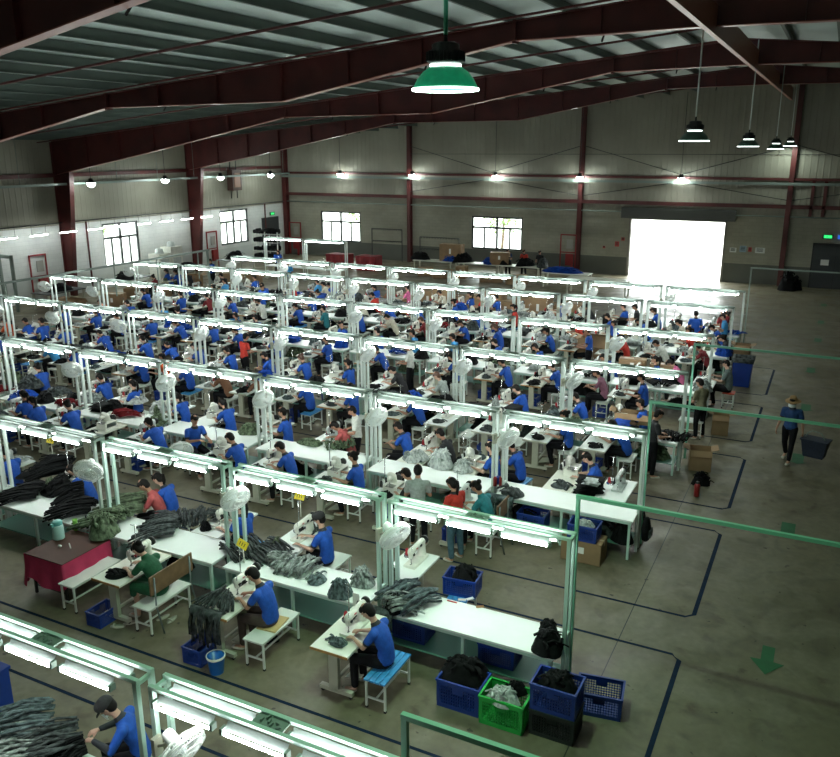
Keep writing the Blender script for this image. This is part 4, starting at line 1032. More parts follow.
# row C far
stand(352, 411, 'white', 'short', rz=.5, label='standing person in white shirt, leaning over the rose shirt worker')
F(335, 426, 'rose', 'short', 'lean', rz=.2, key=('C', 'f'), mask=True, machine='lg', edge=False)
F(490, 453, 'blue', 'short', 'look', key=('C', 'f'), machine='ov')
F(440, 416, 'black', 'short', 'sew', key=('C', 'f'), stool='bench', edge=True); F(398, 405, 'blue', 'short', 'sew', key=('C', 'f'), stool='blue', edge=True)
F(510, 414, 'blue', 'short', 'sew', key=('C', 'f'), stool='blue', edge=True)
F(282, 413, 'blue', 'tail', 'look', key=('C', 'f')); F(222, 403, 'blue', 'tail', 'sew', key=('C', 'f'), machine='ov'); F(176, 397, 'blue', 'tail', 'sew', key=('C', 'f'))
F(132, 384, 'blue', 'tail', 'look', key=('C', 'f'), edge=False); F(37, 367, 'blue', 'bun', 'sew', key=('C', 'f'), edge=False); F(100, 372, 'blue', 'short', 'sew', key=('C', 'f'))
F(587, 424, 'blue', 'short', 'sew', key=('C', 'f'), edge=True, stool='white')
# row D near
F(613, 423, 'blue', 'short', 'lean', key=('D', 'n')); F(640, 407, 'blue', 'short', 'look', key=('D', 'f'), edge=False, stool='white', table=True)
F(253, 385, 'brown', 'short', 'lean', key=('D', 'n')); F(218, 377, 'brown', 'short', 'lean', key=('D', 'n'), edge=False); F(182, 371, 'blue', 'short', 'sew', key=('D', 'n'), stool='blue')
F(350, 403, 'blue', 'short', 'look', key=('D', 'n'), edge=True); F(302, 392, 'blue', 'short', 'sew', key=('D', 'n'), stool='blue')
F(162, 357, 'orange', 'short', 'look', key=('D', 'n')); F(136, 364, 'blue', 'short', 'sew', key=('D', 'n')); F(130, 352, 'blue', 'short', 'lean', key=('D', 'n'))
F(73, 348, 'blue', 'short', 'sew', key=('D', 'n'), stool='blue'); F(392, 370, 'black', 'short', 'lean', key=('D', 'f'), edge=False)
# row D far
F(575, 397, 'blue', 'short', 'sew', key=('D', 'f'), edge=False, machine='lg'); F(516, 391, 'blue', 'short', 'sew', key=('D', 'f'), edge=False); F(437, 376, 'grey', 'short', 'sew', hm=hair_br, key=('D', 'f'), edge=False)
F(347, 363, 'blue', 'tail', 'look', key=('D', 'f')); F(301, 358, 'blue', 'bun', 'sew', hm=hair_br, key=('D', 'f')); F(264, 356, 'blue', 'short', 'sew', key=('D', 'f')); F(226, 353, 'blue', 'short', 'sew', key=('D', 'f'))
F(194, 349, 'blue', 'short', 'sew', key=('D', 'f')); F(167, 346, 'blue', 'short', 'lean', key=('D', 'f')); F(142, 341, 'blue', 'short', 'sew', key=('D', 'f')); F(100, 333, 'blue', 'short', 'lean', key=('D', 'f')); F(62, 329, 'blue', 'short', 'lean', key=('D', 'f'))
F(41, 321, 'blue', 'short', 'look', key=('D', 'f')); F(25, 321, 'blue', 'short', 'sew', key=('D', 'f'), rz=.1); F(4, 325, 'orange', 'short', 'sew', key=('D', 'f'))
stand(407, 347, 'white', 'short', rz=.15, label='standing person in white shirt, middle of fourth lamp row')
# row E near
stand(700, 383, 'olive', 'short', rz=-.6, label='person in olive shirt at the right end of the fifth lamp row')
F(641, 378, 'blue', 'short', 'look', key=('E', 'n'), edge=False); F(596, 373, 'plaid', 'short', 'sew', key=('E', 'n')); F(551, 366, 'blue', 'short', 'sew', key=('E', 'n'), edge=True); F(501, 362, 'blue', 'short', 'sew', key=('E', 'n'), edge=True)
F(451, 357, 'blue', 'short', 'sew', key=('E', 'n')); F(375, 350, 'blue', 'short', 'lean', key=('E', 'n')); F(325, 339, 'blue', 'short', 'look', key=('E', 'n'), edge=False); F(272, 339, 'blue', 'short', 'sew', key=('E', 'n')); F(234, 330, 'blue', 'short', 'sew', key=('E', 'n'))
stand(246, 337, 'red', 'short', rz=-1.9, label='standing person in orange-red shirt, left part of fourth row aisle'); F(175, 323, 'blue', 'short', 'lean', key=('E', 'n')); F(116, 316, 'blue', 'short', 'sew', key=('E', 'n')); F(210, 314, 'blue', 'short', 'sew', key=('E', 'n'))
F(61, 309, 'blue', 'short', 'sew', key=('E', 'n'))
# row E far
F(726, 364, 'slate', 'short', 'look', key=('E', 'f'), stool='red', table=True, edge=False, snap=.5); F(670, 358, 'pink', 'short', 'lean', key=('E', 'f'), table=False); F(535, 347, 'blue', 'short', 'sew', key=('E', 'f')); F(494, 340, 'blue', 'short', 'sew', key=('E', 'f'))
F(452, 337, 'sky', 'short', 'look', key=('E', 'f')); F(412, 333, 'sky', 'short', 'look', key=('E', 'f')); F(377, 332, 'blue', 'short', 'look', key=('E', 'f')); F(341, 324, 'blue', 'short', 'look', rz=1.2, key=('E', 'f')); F(286, 321, 'blue', 'short', 'look', key=('E', 'f')); F(255, 318, 'blue', 'short', 'look', key=('E', 'f'))
F(160, 308, 'sky', 'short', 'lean', key=('E', 'f')); F(177, 311, 'blue', 'short', 'sew', key=('E', 'f')); F(127, 303, 'blue', 'short', 'sew', key=('E', 'f')); F(100, 302, 'orange', 'short', 'sew', key=('E', 'f')); F(235, 316, 'blue', 'short', 'look', key=('E', 'f'))
# row F near / far
stand(587, 331, 'blue', 'short', rz=.1); F(494, 328, 'blue', 'tail', 'sew', hm=hair_br, key=('F', 'n')); F(460, 323, 'blue', 'short', 'sew', rz=.8, key=('F', 'n')); F(421, 321, 'maroon', 'short', 'sew', hm=hair_br, key=('F', 'n')); F(387, 317, 'cream', 'short', 'lean', key=('F', 'n'))
F(356, 313, 'blue', 'short', 'sew', key=('F', 'n')); F(323, 309, 'teal', 'short', 'look', key=('F', 'n')); F(258, 301, 'white', 'short', 'sew', key=('F', 'n')); F(206, 296, 'maroon', 'short', 'sew', key=('F', 'n')); F(180, 294, 'blue', 'short', 'look', key=('F', 'n')); F(143, 291, 'blue', 'short', 'sew', key=('F', 'n'))
stand(157, 290, 'blue', 'short', rz=1.5)
for q in ((721, 342, 'black'), (496, 297, 'blue'), (479, 297, 'red'), (407, 288, 'pink'), (387, 289, 'brown'), (372, 292, 'red'), (352, 283, 'blue'), (329, 285, 'blue'), (323, 286, 'cream'), (292, 284, 'red'), (262, 283, 'blue'), (254, 279, 'blue'), (238, 288, 'blue'), (224, 279, 'sky'), (221, 276, 'black'), (175, 272, 'blue'), (186, 275, 'black'), (166, 271, 'blue'), (153, 277, 'maroon')):
    F(q[0], q[1], q[2], random.choice(('short', 'short', 'tail', 'bun')), random.choice(('sew', 'look', 'lean')))
stand(635, 307, 'black', 'short', rz=0.1, label='standing person in black, fourth from the gate side, sixth lamp row')
stand(696, 314, 'blue', 'short', rz=-1.3, label='standing person in blue shirt at right end of sixth lamp row')
stand(723, 312, 'maroon', 'short', rz=-.8, label='standing person in dark red jacket, right end of sixth lamp row'); stand(722, 325, 'sky', 'short', rz=.1, label='person in light blue at right end of the sixth lamp row', z=1.2, fig='stand')
for q, c in (((278, 252), 'blue'), ((288, 264), 'sky'), ((262, 287), 'blue'), ((210, 261), 'blue')): stand(*q, c, 'short', rz=R()*3)
stand(658, 421, 'black', 'short', rz=-2.5, label='person in black leaning by the blue crate, fourth row right end', z=1.35)
# fill the other stations
PF = {'B': 0, 'C': .3, 'D': .4, 'E': .65, 'F': .75, 'G': .65}
XLIM = {('B', 'n'): -15., ('B', 'f'): -13.3, ('C', 'n'): -8.2, ('C', 'f'): -4.9, ('D', 'n'): -3.2, ('D', 'f'): -3.0}
for key in LANE:
    r, l = key
    if r == 'A': continue
    x = XLIM.get(key, -3.2)
    while x > XEND+.6:
        if free(key, x-.92, x+.30) and seen(x, LANE[key], 1, 20):
            if R() < PF[r]:
                c = random.choices(('blue', 'sky', 'red', 'white', 'cream', 'maroon', 'black'), (10, 1, 1, 1, 1, 1, 1))[0]; f = random.choice(('sew', 'look', 'lean')); hr = random.choice(('short', 'tail', 'bun'))
                t = person(x, LANE[key], random.uniform(-.2, .2), f, c, hr); pl(t, f, c, hr, WHERE(r, l))
            station(x, key, None, random.choice(('white', 'white', 'blue')))
            x -= 1.3
        else: x -= .12

# ------------------------------------------------------------------ fans on the posts
for r in RC:
    for k, xr in enumerate(xs_row(r)):
        x = xr-MP+.02; y = BY[r]-.16
        if not seen(x+.2, y, 1.9, 10) or (r in 'EFG' and R() < .2): continue
        p = proj(x, y, 1.9)
        rz = random.uniform(1.0, 1.5) if p[0] > 150 else random.uniform(.1, .8)
        o = dup(FAN, (x+(.22 if r == 'A' else 0), y, 1.93 if r != 'A' else 1.86), rz if r != 'A' else 1.45); o.name = 'fan'
        later(o, 'white oscillating fan clamped to the posts', 'fan', 'in '+ROWN[r], 'fans on the lamp row posts')
def loosefan(px, py, z, rz, lab):
    p = atz(px, py, z); o = dup(FAN, (p.x, p.y, z), rz); o.name = 'fan'; tag(o, lab, 'fan', 'fans on the lamp row posts')
loosefan(180, 446, 1.25, .8, 'small white fan on the table behind the second lamp row'); 

# ------------------------------------------------------------------ piles on the tables
def P(kind, col, px, py, s=1., rz=None, i=0, z=.803, r=None, label=None):
    p = atz(px, py, z+.06); r = r or min(RC, key=lambda q: abs(YC[q]-p.y))
    return pile(kind, col, p.x, p.y, z, R()*6 if rz is None else rz, s, i, 'on '+ROWN[r], label)
P('fan', 'black', 58, 466, (1.25, 1.15, 1.6), 2.2, 0); P('mound', 'black', 60, 484, (1.5, 1., .8), 2.1, 0); P('mound', 'black', 45, 470, (1.2, 1., .8), 1, 2); P('fan', 'black', 80, 508, (1., 1.1, 1.5), 2., 1); P('fan', 'black', 30, 492, (1.1, 1.1, 1.4), 1.9, 1); P('fan', 'black', 68, 494, (1.2, 1.2, 1.7), 2.4, 2)
P('fan', 'olive', 128, 508, (1.2, 1.2, 2), 2.2, 1); P('fan', 'olive', 112, 519, (1.0, 1.1, 1.9), 1.6, 0); P('mound', 'olive', 104, 530, (.8, .9, 1.3), 0, 1); P('fan', 'charcoal', 165, 527, (1.2, 1, 1.6), 2.0, 0)
P('stack', 'charcoal', 188, 517, (.8, 1.15, 1.2), .7, 0); P('fan', 'charcoal', 212, 514, (.9, .9, 1.2), .3, 2)
P('stack', 'charcoal', 243, 548, (.75, 1.1, 1.3), 1.1, 1); P('stack', 'charcoal', 268, 550, (.8, 1.1, 1.1), 1.2, 0); P('stack', 'grey', 297, 566, (.75, .95, 1.4), .1, 1); P('fan', 'grey', 280, 560, (.8, .8, 1.4), -.4, 2)
P('flat', 'slate', 317, 577, 1.); P('mound', 'slate', 340, 592, (.55, .55, 1.1), .3, 0); P('mound', 'grey', 362, 580, (.55, .6, 1.), 1, 1); P('mound', 'olive', 388, 577, (.5, .5, 1.), .4, 3)
P('stack', 'slate', 408, 598, (.85, 1.2, 1.9), -.35, 0); P('fan', 'grey', 399, 604, (.8, .9, 1.8), -.5, 2); P('mound', 'black', 394, 606, (.4, .5, .9), .2, 1)
P('mound', 'black', 548, 645, (.75, .85, .9), .4, 3); P('mound', 'black', 548, 632, (.4, .5, 1.0), .4, 0)
P('fold', 'black', 590, 490, (1.25, 1.1, 1.4), .3, 1); P('fold', 'light', 592, 481, (.9, .8, .6), .1, 0, z=1.02); P('mound', 'light', 441, 463, (.8, .85, 1.3), .3, 1); P('mound', 'light', 463, 468, (.6, .7, 1.), 1, 0); P('mound', 'light', 417, 457, (.6, .7, 1.1), 1, 2)
P('flat', 'charcoal', 512, 491, 1.5); P('stack', 'olive', 340, 443, (.8, .9, 1.), .7, 0); P('mound', 'olive', 310, 441, (.7, .7, .6), 0, 2); P('mound', 'olive', 250, 430, (.8, .9, .9), .5, 0); P('mound', 'light', 135, 400, (.9, .9, .9), .5, 0)
P('mound', 'light', 160, 408, (.9, .9, .9), 1.5, 1); P('mound', 'charcoal', 30, 385, (1, 1, 1.2), 1.5, 1); P('mound', 'black', 113, 407, (.7, .7, 1), .5, 0); P('mound', 'charcoal', 55, 392, (1, 1, 1.), 1.5, 2); P('mound', 'grey', 90, 398, (1, 1, .8), .3, 0)
P('mound', 'olive', 12, 380, (1, 1, 1.2), 1.5, 3)
# foreground row A
P('stack', 'slate', 22, 722, (.8, 1.15, 1.4), -.7, 0, r='A'); P('stack', 'charcoal', 50, 744, (.75, 1.1, 1.3), -.6, 1, r='A'); P('stack', 'grey', 12, 748, (.8, 1., 1.2), -.7, 1, r='A'); P('fan', 'black', 66, 752, (.7, .8, 1.2), 2.6, 2, r='A')
cols = ['black']*7+['charcoal']*4+['light']*3+['olive']*2+['slate']*2+['blue']*3+['grey']*2+['red']
for r in 'CDEFG':
    for xr in xs_row(r):
        for j in range(3):
            x = xr-.35-.95*j+random.uniform(-.2, .2)
            if r == 'C' and x > -14.: continue
            if r == 'D' and j == 1 and R() < .3: continue
            if not seen(x, YC[r], .8, 10): continue
            kd = random.choice(('mound', 'mound', 'stack', 'fold', 'fan')); s = {'mound': (.9, .85, 1.), 'stack': (.9, .9, 1.1), 'fold': (1.2, 1.2, 1.), 'fan': (.8, .8, 1.2)}[kd]
            pile(kd, random.choice(cols), x, YC[r]+random.uniform(-.05, .05), .803, R()*6 if kd == 'mound' else random.choice((0, PI/2)) if kd in ('fold',) else random.uniform(-.3, .3), s, int(R()*4), 'on '+ROWN[r])
for r in 'CDEFG':
    for xr in xs_row(r):
        for j in range(2):
            x = xr-.75-1.35*j+random.uniform(-.15, .15)
            if seen(x, YC[r], .5, 0): pile('mound', random.choice(('black', 'black', 'charcoal', 'olive')), x, YC[r]-.03, .273, 0, (1.2, .75, random.uniform(.9, 1.4)), int(R()*4), 'on shelves of '+ROWN[r])
# heaps hanging / standing on the floor by the tables
def heap(px, py, z, col, s, lab, kind='mound', rz=0, i=0, yy=None):
    p = atz(px, py, z); o = pile(kind, col, p.x, p.y, 0.003 if z < .3 else z, rz, s, i, None, lab); return o
def hang(x, y, ztop, col, lab, n=16, w=.35, dx=0, L=.5):
    b = MB().use(CL[col])
    for i in range(n):
        u = (i/(n-1)-.5)*w; l = L*(.7+.4*R()); strip(b, [(u, .10, 0), (u, -.0, .035), (u+.01, -.05, -.02), (u+.02*math.sin(i), -.065-.01*R(), -l*.5), (u+.04*math.sin(i*2), -.07-.02*R(), -l)], .045, .016)
    o = b.build('garment_bundle'); o.location = (x, y, ztop); o.rotation_euler = (0, 0, dx); return tag(o, lab, 'garment bundle')
hang(-5.35, YC['B']-.40, .81, 'charcoal', 'dark garment bundle hanging over the table beside the front worker', 18, .42, 0, .34)
hang(-5.45, YC['B']-.47, .60, 'grey', 'grey striped bundle hanging lower beside the blue slatted stool', 18, .4, 0, .42)
hang(-5.25, YC['C']-.42, .80, 'slate', 'slate strips hanging down behind the teal shirt worker', 20, .5, 0, .72)
hang(-5.95, YC['C']-.42, .80, 'slate', 'slate strips hanging beside the standing woman in jeans', 14, .4, 0, .7)
p = atz(214, 606, .8); hang(p.x, LANE[('B', 'n')]-.60, .80, 'charcoal', 'charcoal strips hanging off the second machine table, front row', 24, .55, 0, .5)
pile('fan', 'charcoal', p.x, LANE[('B', 'n')]-.33, .787, PI, (.75, .8, 1.2), 2, None, 'charcoal garment strips heaped on the second front machine table')
heap(268, 640, .0, 'black', (.5, .4, .8), 'black heap of garments on the floor under the second front table')
p = atz(163, 590, 0); pile('mound', 'black', p.x+.1, YC['B']-.0, .28, 0, (.8, .7, 1.2), 1, None, 'black garments on the lower shelf behind the wooden-backed bench')

# ------------------------------------------------------------------ crates, cartons, buckets
def crate(x, y, z, kind, lab, rz=0, s=1., where=None):
    o = dup(CR[kind], (x, y, z), rz, scale=s if isinstance(s, tuple) else (s, s, s)); o.name = 'crate'
    if where: later(o, f'{kind} plastic crate', 'crate', where, 'blue crates')
    else: tag(o, lab, 'crate')
    return o
def carton(x, y, z, w, d, h, lab, rz=0, open_=False, where=None):
    t = empty('carton', (x, y, z), rz); b = MB().use(carton_m)
    b.box(-w/2, w/2, -d/2, -d/2+.008, 0, h).box(-w/2, w/2, d/2-.008, d/2, 0, h).box(-w/2, -w/2+.008, -d/2, d/2, 0, h).box(w/2-.008, w/2, -d/2, d/2, 0, h).box(-w/2, w/2, -d/2, d/2, 0, .008); b.build('box_body', t)
    b = MB().use(carton_m)
    if open_:
        for sx in (-1, 1): b.cbox((sx*(w/2+d*.17), 0, h+.04), (d*.4, d*.96, .006), M=Matrix.Rotation(-sx*.25, 3, 'Y'))
        for sy in (-1, 1): b.cbox((0, sy*(d/2+d*.12), h-.05), (w*.96, d*.4, .006), M=Matrix.Rotation(-sy*.9, 3, 'X'))
        b.build('flap', t)
    else:
        b.box(-w/2, w/2, -d/2, -.002, h-.001, h+.005).box(-w/2, w/2, .002, d/2, h-.001, h+.005); b.build('flap', t)
        b = MB().use(mat('parcel_tape', (.45, .33, .2), .3)); b.box(-w/2-.002, w/2+.002, -.03, .03, h+.004, h+.007).box(w/2, w/2+.003, -.03, .03, h-.1, h+.007); b.build('parcel_tape', t)
        if h > .25: b = MB().use(paper); b.box(-.06, .06, -d/2-.003, -d/2, h*.45, h*.75); b.build('shipping_label', t)
    if where: later(t, 'brown carton', 'carton', where, 'cartons')
    else: tag(t, lab, 'carton')
    return t
crate(-3.83, 8.93, 0, 'blue', 'blue crate heaped with black garments, leftmost of the front crates', s=(1.14, 1.12, 1.4))
pile('mound', 'black', -3.86, 9.02, .36, .3, (.95, .92, 1.1), 0, None, 'black garments heaped in the leftmost front crate')
crate(-3.18, 8.86, 0, 'green', 'green crate with plastic-wrapped garments, front right', s=(1.12, 1.12, 1.4))
pile('mound', 'light', -3.2, 8.78, .35, .2, (.66, .5, .7), 1, None, 'plastic-wrapped pale garments in the green crate'); pile('mound', 'black', -3.12, 9.0, .34, .8, (.42, .4, .9), 2, None, 'black cloth at the back of the green crate')
crate(-2.52, 8.96, 0, 'black', 'black crate underneath the blue crate, front right', s=(1.1, 1.12, 1.25)); crate(-2.52, 8.96, .385, 'blue', 'blue crate stacked on the black crate, front right', s=(1.1, 1.12, 1.25))
pile('mound', 'black', -2.52, 8.97, .68, .3, (.72, .66, .7), 1, None, 'black garments in the upper stacked crate')
crate(-2.12, 9.66, 0, 'blue', 'empty blue crate on the floor right of the stack', .15, 1.12)
crate(-4.72, 10.9, .47, 'blue', 'blue crate of black garments on a blue stool, second row far side', .1); s = dup(ST['blue'], (-4.72, 10.9, 0), .1); s.name = 'stool'; tag(s, 'blue stool carrying the crate of black garments, second lamp row', 'stool')
pile('mound', 'black', -4.68, 10.9, .65, .3, (.62, .58, 1.2), 0, None, 'black garments spilling from the crate on the blue stool')
crate(-4.1, 10.36, 0, 'blue', 'blue crate on the floor behind the front white table', .1); pile('mound', 'black', -4.1, 10.36, .25, .3, (.55, .55, 1.2), 2, None, 'black garments in the crate behind the front white table')
for i, x in enumerate((-3.6, -5.0)): crate(x, YC['B']+.02, .275, 'blue', ['dark blue crate on the shelf under the front white table, right one', 'dark blue crate on the shelf under the front white table, left one'][i])
station(-5.0, ('B', 'f'), None, None, 'lw', False, None)
for q in ((-5.15, 10.55), (-4.9, 10.9)): pass
station(-2.72, ('C', 'f'), LANE[('C', 'f')]-.1, None, 'lg', False, None)
# objects under / on row C right end
carton(-3.5, 13.75, 0, .75, .45, .42, 'brown carton under the blue crate, third lamp row right end'); crate(-3.5, 13.72, .43, 'blue', 'blue crate with clear bags on the brown carton, third row'); pile('mound', 'light', -3.5, 13.72, .66, 0, (.5, .42, .5), 0, None, 'clear plastic bags in the blue crate on the carton')
pile('mound', 'black', -2.9, 14.2, .28, .2, (.6, .6, 1.3), 1, None, 'black bags on the lower shelf at the third row right end'); pile('mound', 'red', -3.1, 14.5, .28, .2, (.4, .4, .8), 2, None, 'dark red cloth on the lower shelf, third row right end')
crate(-4.6, 14.05, .28, 'blue', 'blue crate on the shelf beside the bottle, third lamp row')
def backpack(x, y, z, lab, m=None, rz=0):
    t = empty('backpack', (x, y, z), rz); b = MB(); loft(b, [((0, 0, 0), .13, .08), ((0, 0, .18), .145, .09), ((0, 0, .34), .10, .06)], (0, 1, 0), 14); b.mats = [CL['black']]; b.build('bag_body', t)
    b = MB().use(CL['charcoal']); b.cbox((.085, 0, .1), (.04, .18, .15)); b.build('pocket', t); b = MB().use(CL['black']); b.tube([(-.04, -.06, .32), (-.07, -.05, .48), (-.07, .05, .48), (-.04, .06, .32)], .012, 6); b.build('strap', t)
    return tag(t, lab, 'backpack')
backpack(-2.50, 14.35, .38, 'black backpack hanging at the right end of the third row table')
# right aisle edge
p = atz(697, 468, 0); carton(-2.25, p.y, 0, .5, .4, .5, 'open carton on the floor at right end of the fourth lamp row', .2, True)
p = atz(700, 485, 0); heap(701, 484, 0, 'black', (.75, .6, .9), 'black plastic bag on the floor by the open carton', rz=.4, i=3)
p = atz(712, 432, 0); carton(-2.15, p.y, 0, .42, .42, .55, 'open carton by the white stool at right end of the fifth row', .1, True)
s = dup(ST['white'], (atz(688, 440, 0).x, atz(688, 436, 0).y, 0), PI/2); s.name = 'stool'; tag(s, 'white stool behind the person in olive, right aisle edge', 'stool')
t = empty('waste_bin', (-2.15, 27.3, 0)); b = MB().use(crate_blue); b.lathe([(.30, 0), (.36, .02), (.42, .9), (.44, .92), (.41, .92), (.34, .05), (.001, .05)], 4, (0, 0, 0), Matrix.Rotation(PI/4, 3, 'Z')); b.sm = False; b.smooth = [False]*len(b.smooth); b.build('bin_body', t)
b = MB().use(CL['charcoal']); b.lathe([(.46, .80), (.47, .94), (.38, .95), (.34, .6)], 4, (0, 0, 0), Matrix.Rotation(PI/4, 3, 'Z')); b.build('bin_liner', t); tag(t, 'tall dark blue bin at the right end of the sixth lamp row', 'bin')
carton(-2.3, 28.3, .0, .5, .45, 1.1, 'tall carton behind the dark blue bin', 0, True)
for i, (x, y, w, h) in enumerate(((-5.1, 24.2, .8, .5), (-4.2, 24.1, .7, .45), (-3.9, 19.2, 1., .35))): carton(x, y+.5, .8, w, .4, h*.7, ['carton on the fifth row table, left of two at right end', 'carton on the fifth row table, right of two at right end', 'low carton on the fourth row table, right end'][i], .1, i == 2)
carton(x_for(593, 27.1, .9), 27.3, .0, 1.0, .8, 1.05, 'very large open carton standing in the sixth lamp row', .05, True)
# crates under machine tables
for key, L in OCC.items():
    r, l = key
    for a, c in L:
        if r in 'CDEF' and R() < .38:
            x = a+.22; y = LANE[key]+(.0 if l == 'n' else .0)
            if seen(x, y, .2, 5): crate(x-.02, y, 0, 'blue', '', PI/2, .95, where='under '+WHERE(r, l))
# buckets by the second machine table
p = atz(216, 636, .0)
t = empty('bucket', (x_for(216, 7.95, .2), 7.95, 0)); b = MB().use(mat('bucket_blue', (.01, .12, .42), .35)); b.lathe([(.10, 0), (.13, .26), (.137, .27), (.125, .27), (.095, .02), (.001, .02)], 24); b.build('bucket_body', t); b = MB().use(machine_white); b.lathe([(.137, .25), (.142, .285), (.128, .285)], 24); b.build('bucket_rim', t); tag(t, 'small round blue bucket under the second front machine table', 'bucket')
crate(x_for(200, 8.1, .2), 8.15, 0, 'blue', 'blue crate on the floor under the second front machine table', PI/2, .9)
crate(x_for(101, 8.15, .15), 8.2, 0, 'blue', 'blue crate under the green dress worker\'s machine table', PI/2, .8)

# ------------------------------------------------------------------ pink table, bench and thermos
t = empty('side_table', (-11.24, 8.74, 0)); b = MB().use(black_metal)
for x in (-.38, .38):
    for y in (-.42, .42): b.box(x-.02, x+.02, y-.02, y+.02, 0, .74)
b.box(-.38, .38, -.43, -.41, .15, .17).box(-.38, .38, .41, .43, .15, .17); b.build('leg_frame', t)
b = MB().use(mat('brown_table_sheet', (.075, .032, .022), .6, spec=.2, var=.2, scale=3)); b.box(-.45, .45, -.5, .5, .74, .768); b.box(.452, .458, -.50, .50, .56, .768); b.build('tabletop', t); tag(t, 'table with brown top behind the white bench, front left', 'table')
b = MB().use(mat('pink_cloth', (.50, .03, .10), .85, var=.2, scale=5))
N = 60
def skirt(u, v):
    # perimeter walk around three sides
    pts = [(-.46, .52), (-.46, -.51), (.465, -.51), (.465, .52), (-.46, .52)]; seg = [1.03, .925, 1.03, .925]; tot = sum(seg); s = u*tot
    for i in range(4):
        if s <= seg[i] or i == 3: f = min(1, s/seg[i]); x = pts[i][0]+(pts[i+1][0]-pts[i][0])*f; y = pts[i][1]+(pts[i+1][1]-pts[i][1])*f; break
        s -= seg[i]
    drop = .42+.08*math.sin(u*19)+(.22 if abs(u*tot-1.03) < .12 or abs(u*tot-2.985) < .12 else 0); k = .02*v*math.sin(u*70)
    d = V((x, y, 0)).normalized()
    return V((x+d.x*(.004+.09*v*v+k), y+d.y*(.004+.05*v*v+k), .762-drop*v))
b.grid(skirt, 110, 8); o = b.build('tablecloth'); o.location = (-11.24, 8.74, 0); tag(o, 'pink tablecloth hanging round the brown-topped side table', 'tablecloth')
s = dup(ST['long'], (-10.6, 8.63, 0), 0); s.name = 'bench'; tag(s, 'long narrow white bench before the pink-clothed table', 'bench')
def P3(px, py, z): return atz(px, py, z)
q = P3(59, 538, .77); t = empty('thermos', (q.x, q.y, .77)); b = MB().use(mat('pale_aqua_plastic', (.42, .66, .62), .35)); b.lathe([(.001, 0), (.10, 0), (.102, .02), (.098, .22), (.085, .27), (.001, .27)], 24); b.build('jug_body', t)
b = MB().use(mat('aqua_lid', (.12, .38, .36), .35)); b.lathe([(.088, .265), (.088, .32), (.07, .335), (.001, .335)], 24); b.box(-.02, .02, -.13, -.07, .26, .31); b.build('lid', t)
b = MB().use(MATS['aqua_lid']); b.tube([(-.09, 0, .27), (-.15, 0, .25), (-.15, 0, .10), (-.095, 0, .08)], .012, 8); b.build('handle', t); tag(t, 'pale aqua thermos jug on the brown-topped table', 'thermos')
q = P3(76, 530, .77); b = MB().use(mat('green_cup', (.25, .55, .10), .4)); b.lathe([(.001, 0), (.035, 0), (.045, .20), (.047, .21), (.041, .21), (.033, .01), (.001, .01)], 20); o = b.build('cup'); o.location = (q.x, q.y, .77); tag(o, 'tall green cup on the brown-topped table', 'cup')
q = P3(87, 528, .77); b = MB().use(rubber); b.lathe([(.001, 0), (.036, 0), (.036, .17), (.015, .21), (.015, .25), (.001, .25)], 18); o = b.build('bottle'); o.location = (q.x, q.y, .77); tag(o, 'black bottle on the brown-topped table', 'bottle')
q = P3(70, 546, .77); b = MB().use(paper); b.cbox((0, 0, .004), (.22, .02, .006), -.6); o = b.build('ruler'); o.location = (q.x, q.y, .77); tag(o, 'white ruler lying on the brown-topped table', 'ruler')
q = P3(60, 547, .77); b = MB().use(paper); b.ell((0, 0, .02), (.04, .025, .02), 10); o = b.build('spool'); o.location = (q.x, q.y, .77); tag(o, 'small white spool lying on the brown-topped table', 'spool')
# wooden backrests on benches
def backrest(x, y, lab, L=.95):
    b = MB().use(mat('worn_plywood', (.22, .13, .065), .6, var=.4, scale=5)); b.box(-.012, .012, -L/2, L/2, .66, .98); o = b.build('bench_backrest'); o.location = (x, y, 0)
    c = MB().use(mat('grey_tube', (.20, .23, .23), .4, metal=.6))
    for s in (-1, 1): c.tube([(.14, s*(L/2-.08), 0), (.02, s*(L/2-.08), .45), (.025, s*(L/2-.08), .95)], .014, 8)
    c.build('support_tube', o)
    near = min([q for q in bpy.data.objects if q.type == 'EMPTY' and q.name.startswith('stool') and q.parent is None], key=lambda q: (q.location.x-x)**2+(q.location.y-y)**2)
    o.name = 'backrest'; o.parent = near; o.location = (x-near.location.x, y-near.location.y, 0); o['label'] = lab; return o
q = atz(139, 549, 1.18); backrest(x_for(139, LANE[('B', 'n')], 1.18)+.35+.30, LANE[('B', 'n')], 'wooden backrest behind the worker in dark green dress')
backrest(x_for(476, LANE[('C', 'n')], 1.2)+.235+.32, LANE[('C', 'n')]+.0, 'wooden chair backrest behind the worker in teal shirt', .6)
# sandals
for i, (px, py) in enumerate(((118, 627), (131, 623), (163, 618), (172, 620))):
    q = atz(px, py, 0); t = empty('sandal', (q.x, q.y, 0), .5+.4*i); b = MB().use(shoe_m); b.lathe([(.001, 0), (.05, 0), (.052, .02), (.001, .022)], 16, (0, 0, 0), Matrix.Diagonal(V((2.4, .95, 1)))); b.build('sole', t)
    b = MB().use(shoe_m); b.tube([(-.05, -.045, .015), (-.06, -.02, .05), (-.06, .02, .05), (-.05, .045, .015)], .014, 6); b.build('strap', t); tag(t, ['cream sandal on the floor before the green dress worker, leftmost', 'cream sandal before the green dress worker, second from left', 'cream sandal under the wooden-backed bench, left one', 'cream sandal under the wooden-backed bench, right one'][i], 'sandal')
# seat cushion
b = MB().use(mat('woven_mat', (.52, .38, .17), .8)); b.cbox((0, 0, 0), (.32, .42, .02), .1); o = b.build('seat_mat'); q = x_for(253, LANE[('B', 'n')], 1.24)+.32; o.location = (q, LANE[('B', 'n')], .482); tag(o, 'straw-coloured mat on the second front worker\'s white bench', 'seat mat')
